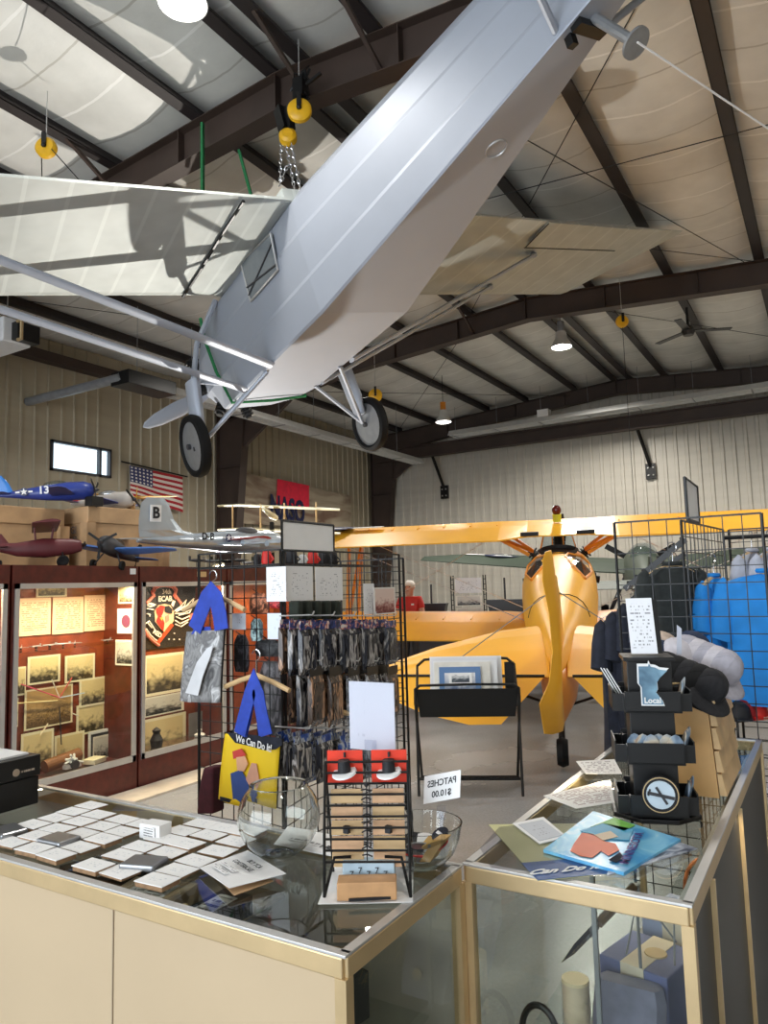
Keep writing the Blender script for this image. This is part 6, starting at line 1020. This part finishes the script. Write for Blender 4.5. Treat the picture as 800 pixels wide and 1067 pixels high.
build(MB().quad(bc2-uu*.038, bc2+uu*.038, bc2+uu*.038+vv*hgt, bc2-uu*.038+vv*hgt, .001), 'page', page('price_list', (232, 234, 240), (100, 100, 110), 16, .1, .45), T2); build(MB().quad(bc2-uu*.038+V((0, .01, 0)), bc2+uu*.05+V((0, .012, 0)), bc2+uu*.05+vv*hgt*.97+V((0, .012, 0)), bc2-uu*.038+vv*hgt+V((0, .01, 0)), .006), 'backing', K['blackp'], T2)
def sp(x, z, y=-.118): return SM @ V((x, y, z))
T2 = thing('state_magnet', 'state-shaped blue magnet with white edge, front of the top spinner tier', 'magnet', sp(0, .32)); mn = [(-.5, 1), (-.12, 1), (-.08, 1.12), (-.02, .98), (.15, .95), (.3, .86), (.62, .82), (.3, .5), (.18, .3), (.2, .02), (.12, -.1), (.34, -.42), (.4, -.62), (-.42, -.62), (-.42, .1), (-.52, .25)]
k_ = .068; bx = .315+.062
def mnp(g, dy): return [sp(x*k_*1.05*g, bx+z*k_*g, -.116-dy) for x, z in mn]
build(MB().prism(mnp(1.08, 0), SM.to_3x3() @ V((0, .003, 0))), 'white_edge', K['white'], T2); o = build(MB().prism(mnp(.97, .003), SM.to_3x3() @ V((0, .003, 0))), 'blue_face', blotch('magnet_blue', [(.3, (60, 88, 112)), (.6, (130, 168, 190)), (.8, (176, 204, 214))], 14., .3, .3, 'Object'), T2); text('Local', sp(-.002, bx-.03, -.121), uu, Zv, .022, K['white'], T2, bold=.03)
T2 = thing('round_magnet', 'round magnet with an aeroplane on a pale disc, front of the bottom tier', 'magnet', sp(0, .03)); c = sp(.004, .085, -.113); nn = -(SM.to_3x3() @ V((0, 1, 0))).normalized()
build(MB().lathe([(0, .004), (.05, .004), (.052, 0)], c, nn, 30), 'dark_ring', K['ink'], T2); build(MB().lathe([(.046, .006), (.049, .006), (.049, .004)], c, nn, 30), 'gold_rim', K['brass'], T2); build(MB().lathe([(0, .0062), (.038, .0062), (.039, .004)], c, nn, 30), 'pale_disc', mat('disc_sky', (196, 212, 224), .4), T2); p_ = c+nn*.008; build(MB().bar(p_-uu*.036+Zv*.006, p_+uu*.036-Zv*.008, .009, .002, nn).bar(p_-uu*.012+Zv*.022, p_+uu*.016-Zv*.024, .007, .002, nn).bar(p_-uu*.034-Zv*.002, p_-uu*.028+Zv*.016, .005, .002, nn), 'aeroplane_mark', K['darkgrey'], T2)
mb1 = blotch('magnet_mix', [(.3, (40, 60, 90)), (.48, (150, 170, 190)), (.55, (210, 200, 180)), (.68, (150, 90, 50)), (.8, (60, 50, 60))], 9., .3, .8, 'Object')
random.seed(4); cnt = 0
for (ax_, tz, n_, lb) in (('f', .165, 6, 'front of the middle tier'), ('r', .31, 5, 'right side of the top tier'), ('r', .165, 6, 'right side of the middle tier'), ('r', .02, 6, 'right side of the bottom tier'), ('l', .31, 3, 'left side of the top tier')):
    for k in range(n_):
        if ax_ == 'f': c = V((-.055+.11*k/(n_-1), -.082-.006*(k % 3), tz+.045)); u3, v3 = V((.022, .004, 0)), V((0, -.01, .04))
        elif ax_ == 'r': c = V((.08+.005*k, -.05+.1*k/(n_-1)*.8, tz+.045)); u3, v3 = V((.0, .024, 0)), V((.01, 0, .04))
        else: c = V((-.085-.008*k, -.02+.01*k, tz+.06)); u3, v3 = V((0, -.03, 0)), V((-.03, 0, .055))
        T2 = thing('souvenir_magnet', '%s magnet in the pocket at the %s of the spinner' % (ORD[k], lb), 'magnet', SM @ (c-V((0, 0, .04))), 'magnets in the spinner pockets'); pts = [c+u3*math.cos(t)*(1+.1*math.sin(3*t))+v3*math.sin(t) for t in [2*PI*i/12 for i in range(12)]] if ax_ != 'l' else [c-u3-v3, c+u3-v3, c+u3+v3*1.1, c-u3+v3*.9]
        nrm = u3.cross(v3).normalized()*.003; build(MB().prism([SM @ p for p in pts], SM.to_3x3() @ nrm), 'plate', mb1 if ax_ != 'l' else K['white'], T2)
# wooden slatted crate and caps
k0 = V((-.335, 2.575, H+.004)); hC = .36; T = thing('slatted_crate', 'pale wooden crate with stepped slats behind the spinner, under the caps', 'crate', (k0.x-.09, k0.y+.25, H+.004)); LY = .42
build(MB().prism([(k0.x-.17, k0.y, H+.004), (k0.x-.02, k0.y, H+.004), (k0.x-.04, k0.y, H+hC), (k0.x-.17, k0.y, H+hC-.01)], (0, .014, 0)), 'front_board', mat('maple', (214, 170, 112), .5, 0, .1, 10), T); build(MB().span((k0.x-.17, k0.y+.014, H+.004), (k0.x-.156, k0.y+LY, H+hC-.02)).span((k0.x-.17, k0.y+LY-.014, H+.004), (k0.x-.03, k0.y+LY, H+hC-.02)), 'side_board', K['pine'], T)
for i in range(5): z = H+.012+i*.071; build(MB().prism([(k0.x-.018-.004*i, k0.y+.0, z), (k0.x+.004-.004*i, k0.y+.0, z), (k0.x-.008-.004*i, k0.y+.0, z+.066), (k0.x-.022-.004*i, k0.y+.0, z+.066)], (0, LY, 0)), 'slat', K['pine'], T, bevel=.002)
build(MB().span((k0.x-.17, k0.y, H+hC-.015), (k0.x-.03, k0.y+LY, H+hC-.003)), 'top_board', K['pine'], T)
def cap(name, label, loc, zd, bd, m, mb2=None, s=1.):
    zd = V(zd).normalized(); yd = -(V(bd)-zd*zd.dot(V(bd))).normalized(); xd = yd.cross(zd); mt = M.Translation(loc) @ M((xd, yd, zd)).transposed().to_4x4() @ M.Scale(s, 4); T = thing(name, label, 'cap', None, 'caps piled on the crate', mtx=mt)
    pr = [(.088*math.cos(a), .10*math.sin(a)) for a in [i*PI/2/7 for i in range(8)]]; build(MB().lathe(pr+[(r*.95, z*.95) for r, z in pr[::-1]], (0, 0, 0), n=26), 'crown', m, T, w=False, smooth=True)
    def br(i, j): a = (i-.5)*2.4; r = .086+.075*j*math.cos(a*.62); return V((r*math.sin(a), -r*math.cos(a), .004-.035*(i-.5)**2*4*j-.006*j))
    build(MB().grid(16, 4, br), 'brim', mb2 or m, T, w=False, solid=.004, smooth=True); build(MB().ball((0, 0, .1), .008, 8, (1, 1, .5)), 'button', m, T, w=False)
    for k in range(6): a = 2*PI*k/6; build(MB().tube([(.0885*math.cos(t)*math.cos(a), .0885*math.cos(t)*math.sin(a), .1005*math.sin(t)) for t in [i*PI/2/7 for i in range(8)]], .0013, 4), 'seam', m, T, w=False)
    return T
wc_ = mat('white_cap_cloth', (206, 202, 210), .85, 0, .08, 40); bk = mat('black_cap_cloth', (20, 20, 22), .85, 0, .3, 40); nv = mat('navy_cap_cloth', (36, 50, 78), .85, 0, .2, 40); tn = mat('tan_cap_cloth', (196, 176, 160), .85, 0, .2, 30); tz = H+hC
CAPDEF = [(684, 678, 2.62, bk), (694, 680, 2.66, bk), (705, 684, 2.66, bk), (716, 688, 2.66, bk), (727, 693, 2.66, bk)]
wc2 = mat('grey_cap_cloth', (178, 176, 188), .85, 0, .1, 40); bk2 = mat('charcoal_cap_cloth', (38, 38, 42), .85, 0, .25, 40)
for k in range(5): c = oY(692+11.5*k, 697+4.5*k, 2.66-.012*k); cap('baseball_cap', 'black baseball cap in the front row on the crate, %s from the left' % ORD[k], c, (.6, -.45, .5), (-.1, -.45, -1), bk if k % 2 else bk2, s=.66)
for k in range(5): c = oY(714+9.5*k, 681+3.8*k, 2.84-.01*k); cap('baseball_cap', 'off-white baseball cap in the second row on the crate, %s from the left' % ORD[k], c, (.6, -.45, .5), (-.1, -.45, -1), wc_ if k % 2 else wc2, s=.74)
for k, (px, py, mm, lb) in enumerate(((690, 690, nv, 'navy and white baseball cap at the left of the cap pile'), (706, 688, wc_, 'white baseball cap between the navy and tan caps'), (690, 680, tn, 'tan patterned baseball cap at the back of the pile'), (722, 680, nv, 'dark navy baseball cap at the back right of the pile'))): c = oY(px, py, 2.80+.1*(k > 1)); cap('baseball_cap', lb, c, (-.2, -.1, 1), (-1, -.4, 0), mm, K['yellow'] if mm is tn else None, s=.8)
c = oY(708, 678, 2.7); T = thing('price_tag', 'small white upright tag sticking out of the cap pile', 'tag', c); build(MB().quad(oY(705, 682, 2.7), oY(710, 682, 2.7), oY(710, 655, 2.7), oY(705, 651, 2.7), .002), 'card', mat('grey_white_tag', (196, 200, 214), .5), T)
# red things on the far shelf
T0 = thing('low_shelf', 'black low wire shelf behind the right counter', 'shelf', (.05, 4.0, 0)); build(MB().span((-.28, 3.72, .98), (.6, 4.2, 1.0)), 'board', K['blackp'], T0); m = MB()
for x in (-.26, .58):
    for y in (3.74, 4.18): m.tube([(x, y, 0), (x, y, .98)], .012, 6)
build(m, 'post', K['black'], T0)
for k, (px, mm, lb) in enumerate(((770, K['ink'], 'black rolled cloth on the low shelf behind the crate'), (776, mat('dark_red_cloth', (150, 30, 36), .85), 'dark red folded cap on the low shelf'), (788, K['red'], 'bright red folded cap on the low shelf'), (797, mat('beige_cloth', (206, 180, 160), .85), 'beige cloth bundle at the right edge of the low shelf'))):
    p = oY(px, 742, 3.82+.04*k); T = thing('cloth_bundle', lb, 'cloth', (p.x, p.y, 1.0), 'cloth things on the low shelf'); build(MB().lathe([(0, 0), (.05, 0), (.055, .02), (.045, .06), (.02, .085), (0, .09)], (p.x, p.y, 1.0), n=18), 'folded_cloth', mm, T, smooth=True); build(MB().tube([(p.x-.05, p.y-.01, 1.01), (p.x, p.y-.075, 1.01), (p.x+.05, p.y-.01, 1.01)], .01, 6), 'brim', mm, T)
# inside the right counter
SB = MB().span((BX0+.02, BY0+.03, .42), (BX1-.02, 2.32, .428)).span((BX0+.19, 2.3205, .42), (BX1-.02, BY1-.03, .428)); build(SB, 'glass_shelf', K['glassc'], CBk)
build(MB().box((-.60, 2.0, .66), (.012, .012, .46)), 'shelf_bracket', K['grey'], CBk); SZ = .428
def cyl_(px, py, z): return oZ(px, py, z)
p = V((-.68, 2.06, SZ)); T = thing('painted_candle', 'cream candle jar with a grey and red picture in the right counter', 'candle', p); build(MB().lathe([(0, 0), (.036, 0), (.036, .15), (.031, .152), (.03, .14), (0, .138)], p, n=26), 'jar', blotch('jar_print', [(.42, (226, 206, 176)), (.56, (200, 180, 150)), (.62, (80, 90, 110)), (.72, (150, 60, 50))], 8., .4, .6, 'Object'), T, smooth=True); build(MB().cone(p+Zv*.15, p+Zv*.158, .037, .036, 26), 'lid', mat('wax_cream', (244, 224, 180), .5), T)
T = thing('cap_brim', 'black curved hoop standing at the front of the right counter', 'hoop', (-.765, 2.0, SZ)); build(MB().tube([V((-.765+.05*math.cos(a), 2.0, SZ+.02+.075*math.sin(a))) for a in [i*PI/12 for i in range(13)]], .009, 8), 'hoop', K['black'], T, smooth=True)
bgx = [(-.53, 2.27, .2, .2, .17, (96, 104, 150), 'lavender-blue box with a pale band inside the right counter, in front'), (-.46, 2.50, .2, .2, .21, (150, 160, 190), 'pale blue-grey box behind the lavender one inside the right counter')]
for x, y, a, b_, h, c, lb in bgx:
    T = thing('gift_box', lb, 'box', (x, y, SZ), 'boxes inside the right counter'); mm = mat('box_%d' % c[0], c, .6, 0, .12, 10.); build(MB().box((x, y, SZ+h/2), (a, b_, h), rotz(-.25)), 'carton', mm, T, bevel=.004); build(MB().box((x, y, SZ+h/2), (a*.34, b_+.004, h+.004), rotz(-.25)), 'pale_band', mat('band_cream', (224, 210, 186), .6), T); build(MB().lathe([(0, .004), (.03, .004), (.032, 0)], (x+.02, y, SZ+h+.001), (0, 0, 1), 20), 'oval_seal', K['brass'], T)
T = thing('cloth_pouch', 'grey-lilac cloth pouch leaning against the boxes in the right counter', 'pouch', (-.55, 2.06, SZ)); build(MB().loft([[(-.55+sx*.095*s, 2.06+.07*t+sy*.03*s, SZ+.15*t) for sx, sy in ((-1, 0), (-.8, -1), (.8, -1), (1, 0), (.8, 1), (-.8, 1))] for t, s in ((0, .9), (.3, 1), (.8, 1), (1, .9))]), 'pouch', mat('lilac_cloth', (128, 128, 148), .9, 0, .2, 14., bump=.3), T, smooth=True); build(MB().lathe([(0, .003), (.016, .003), (.017, 0)], (-.53, 2.045, SZ+.06), (0, -1, .35), 16), 'badge', K['brass'], T)
T = thing('wicker_basket', 'brown wicker basket at the back inside the right counter', 'basket', (-.42, 2.80, SZ)); wk = mat('wicker', (168, 98, 52), .6, 0, .35, 40.); b = MB()
for i in range(9): b.lathe([(.07+.002*i, .0), (.076+.002*i, .009), (.07+.002*i, .018)], (-.43, 2.80, SZ+.018*i), n=24)
build(b, 'woven_side', wk, T); build(MB().lathe([(0, 0), (.075, 0)], (-.43, 2.80, SZ+.004), n=24), 'bottom', wk, T); build(MB().tube([(-.43+.088*math.cos(a), 2.80, SZ+.16+.12*math.sin(a)) for a in [i*PI/12 for i in range(13)]], .006, 6), 'handle', wk, T)
T = thing('letter_opener', 'knife-like letter opener with a brown handle leaning in the right counter', 'knife', (-.62, 2.05, .6)); a, b_ = V((-.66, 1.9, .70)), V((-.53, 2.15, .82)); d = (b_-a).normalized(); build(MB().loft([[a+d*s+V((0, 0, 1))*w_*k+d.cross(Zv)*.002*q for k, q in ((-1, 0), (0, 1), (1, 0), (0, -1))] for s, w_ in ((0, .001), (.05, .012), (.15, .014))]), 'blade', K['chrome'], T); build(MB().tube([a+d*.15, b_], .012, 8), 'grip', mat('horn_brown', (120, 92, 56), .4), T)
build(MB().box((-.53, 2.17, .81), (.02, .02, .02)).tube([(-.53, 2.17, .82), (-.53, 2.17, .42)], .005, 6), 'stand', K['grey'], T)
T = thing('straw_bundle', 'yellow straw-coloured packing shreds along the right side of the counter', 'straw', (-.36, 2.0, SZ)); T['kind'] = 'stuff'; b = MB(); random.seed(2)
for i in range(160): x, y = random.uniform(-.375, -.335), random.uniform(1.78, 2.9); q = V((x, y, SZ+random.uniform(.004, .14))); b.tube([q, q+V((random.uniform(-.012, .012), random.uniform(-.06, .06), random.uniform(-.05, .05)))], .0016, 4)
build(b, 'straw', mat('straw', (206, 178, 92), .7, 0, .25, 30.), T)
T = thing('wire_stand', 'thin wire display stand on the boxes in the right counter', 'stand', (-.5, 2.3, .60)); build(MB().tube([(-.58, 2.22, SZ+.175), (-.55, 2.28, SZ+.33), (-.46, 2.3, SZ+.27), (-.45, 2.22, SZ+.175)], .003, 6).tube([(-.55, 2.28, SZ+.33), (-.47, 2.36, SZ+.175)], .003, 6), 'bent_wire', K['grey'], T)
# ---------------------------------------------------------------- light and camera
def area(loc, tgt, sx, sy, e, c, sp_=None, nm='daylight'):
    l = bpy.data.lights.new(nm, 'AREA'); l.shape = 'RECTANGLE'; l.size = sx; l.size_y = sy; l.energy = e; l.color = c; o = bpy.data.objects.new(nm, l); col.objects.link(o); o.location = loc
    o.rotation_euler = (V(tgt)-V(loc)).to_track_quat('-Z', 'Y').to_euler()
    if sp_: l.spread = sp_
    return o
area((-4.5, -7.9, 2.6), (-4.5, 10, 3.5), 12.5, 5.0, 720, (.84, .92, 1.0), nm='hangar_door_daylight')
def bay(p, e):
    l = bpy.data.lights.new('bay', 'SPOT'); l.energy = e; l.spot_size = R(165); l.spot_blend = .6; l.shadow_soft_size = .2; l.color = (1, .96, .88); o = bpy.data.objects.new('bay_or_added_light', l); col.objects.link(o); o.location = p-V((0, 0, .06))
for p, e in ((L1, 380), (L2, 700), (L3, 600)): bay(p, e)
for x, y, e in ((.5, .5, 240), (-8, 12, 500), (0, 10, 600), (1, 17, 800), (-5, 19, 700), (-9, -5, 450)): bay(V((x, y, roofz(x)-1.1)), e)  # bay lights without fixtures, added to brighten the hall; one matches a reflection
def flood(p, tgt, e, sz, soft=.03):
    l = bpy.data.lights.new('flood', 'SPOT'); l.energy = e; l.spot_size = R(sz); l.spot_blend = 1.; l.shadow_soft_size = soft; l.color = (1, .95, .86); o = bpy.data.objects.new('flood_light', l); col.objects.link(o); o.location = p; o.rotation_euler = (V(tgt)-V(p)).to_track_quat('-Z', 'Y').to_euler()
FL = V((-8.42, 8.98, .50)); T = thing('floodlight', 'added unseen floodlight on the floor behind the cabinets and crates', 'lamp', (FL.x, FL.y, 0), 'floodlights behind the cabinets'); d = (V((-5.6, 5.0, 5.4))-FL).normalized(); c = FL-d*.06  # fixture added out of sight so the low upward spot has a source
build(MB().lathe([(0, -.3), (.07, -.3), (.1, -.26), (.105, .02), (.095, .02), (.09, -.02)], c, d, 22), 'housing', K['blackp'], T, smooth=True); build(MB().lathe([(0, .0), (.09, -.01)], c, d, 20), 'lens', emit('flood_lens_floor', (255, 236, 190), 18.), T); build(MB().tube([c-d*.2, V((c.x, c.y, .02))], .018, 8).cone((c.x, c.y, 0), (c.x, c.y, .03), .22, .22, 20), 'stand', K['black'], T)
flood(FL, (-5.6, 5.0, 5.4), 1650, 100)
build(MB().span((BX1-.035, BY0+.06, H-.045), (BX1-.015, BY1-.06, H-.03)), 'light_strip', K['lgrey'], CBk); area((BX1-.045, 2.6, H-.05), (BX1-.14, 2.6, .4), .02, 1.6, 5, (1, .82, .55), nm='case_light')
wd_ = bpy.data.worlds.new('World'); sc.world = wd_; wd_.use_nodes = True; wn = wd_.node_tree.nodes; bg = wn['Background']; bg.inputs[0].default_value = (.85, .93, 1, 1); bg.inputs[1].default_value = 3.
cam = bpy.data.cameras.new('cam'); co = bpy.data.objects.new('camera', cam); col.objects.link(co); cam.sensor_fit = 'VERTICAL'; cam.angle_y = 2*math.atan(533.5/FPX); cam.clip_start = .05
co.matrix_world = M.Translation(EYE) @ M((CR, CU, -CF)).transposed().to_4x4(); sc.camera = co
sc.view_settings.view_transform = 'Standard'; sc.view_settings.look = 'None'; sc.view_settings.gamma = 1; sc.view_settings.use_curve_mapping = False; sc.view_settings.exposure = 0.
sc.cycles.max_bounces = 6; sc.cycles.transparent_max_bounces = 24; sc.cycles.sample_clamp_indirect = 4.; sc.cycles.use_denoising = True
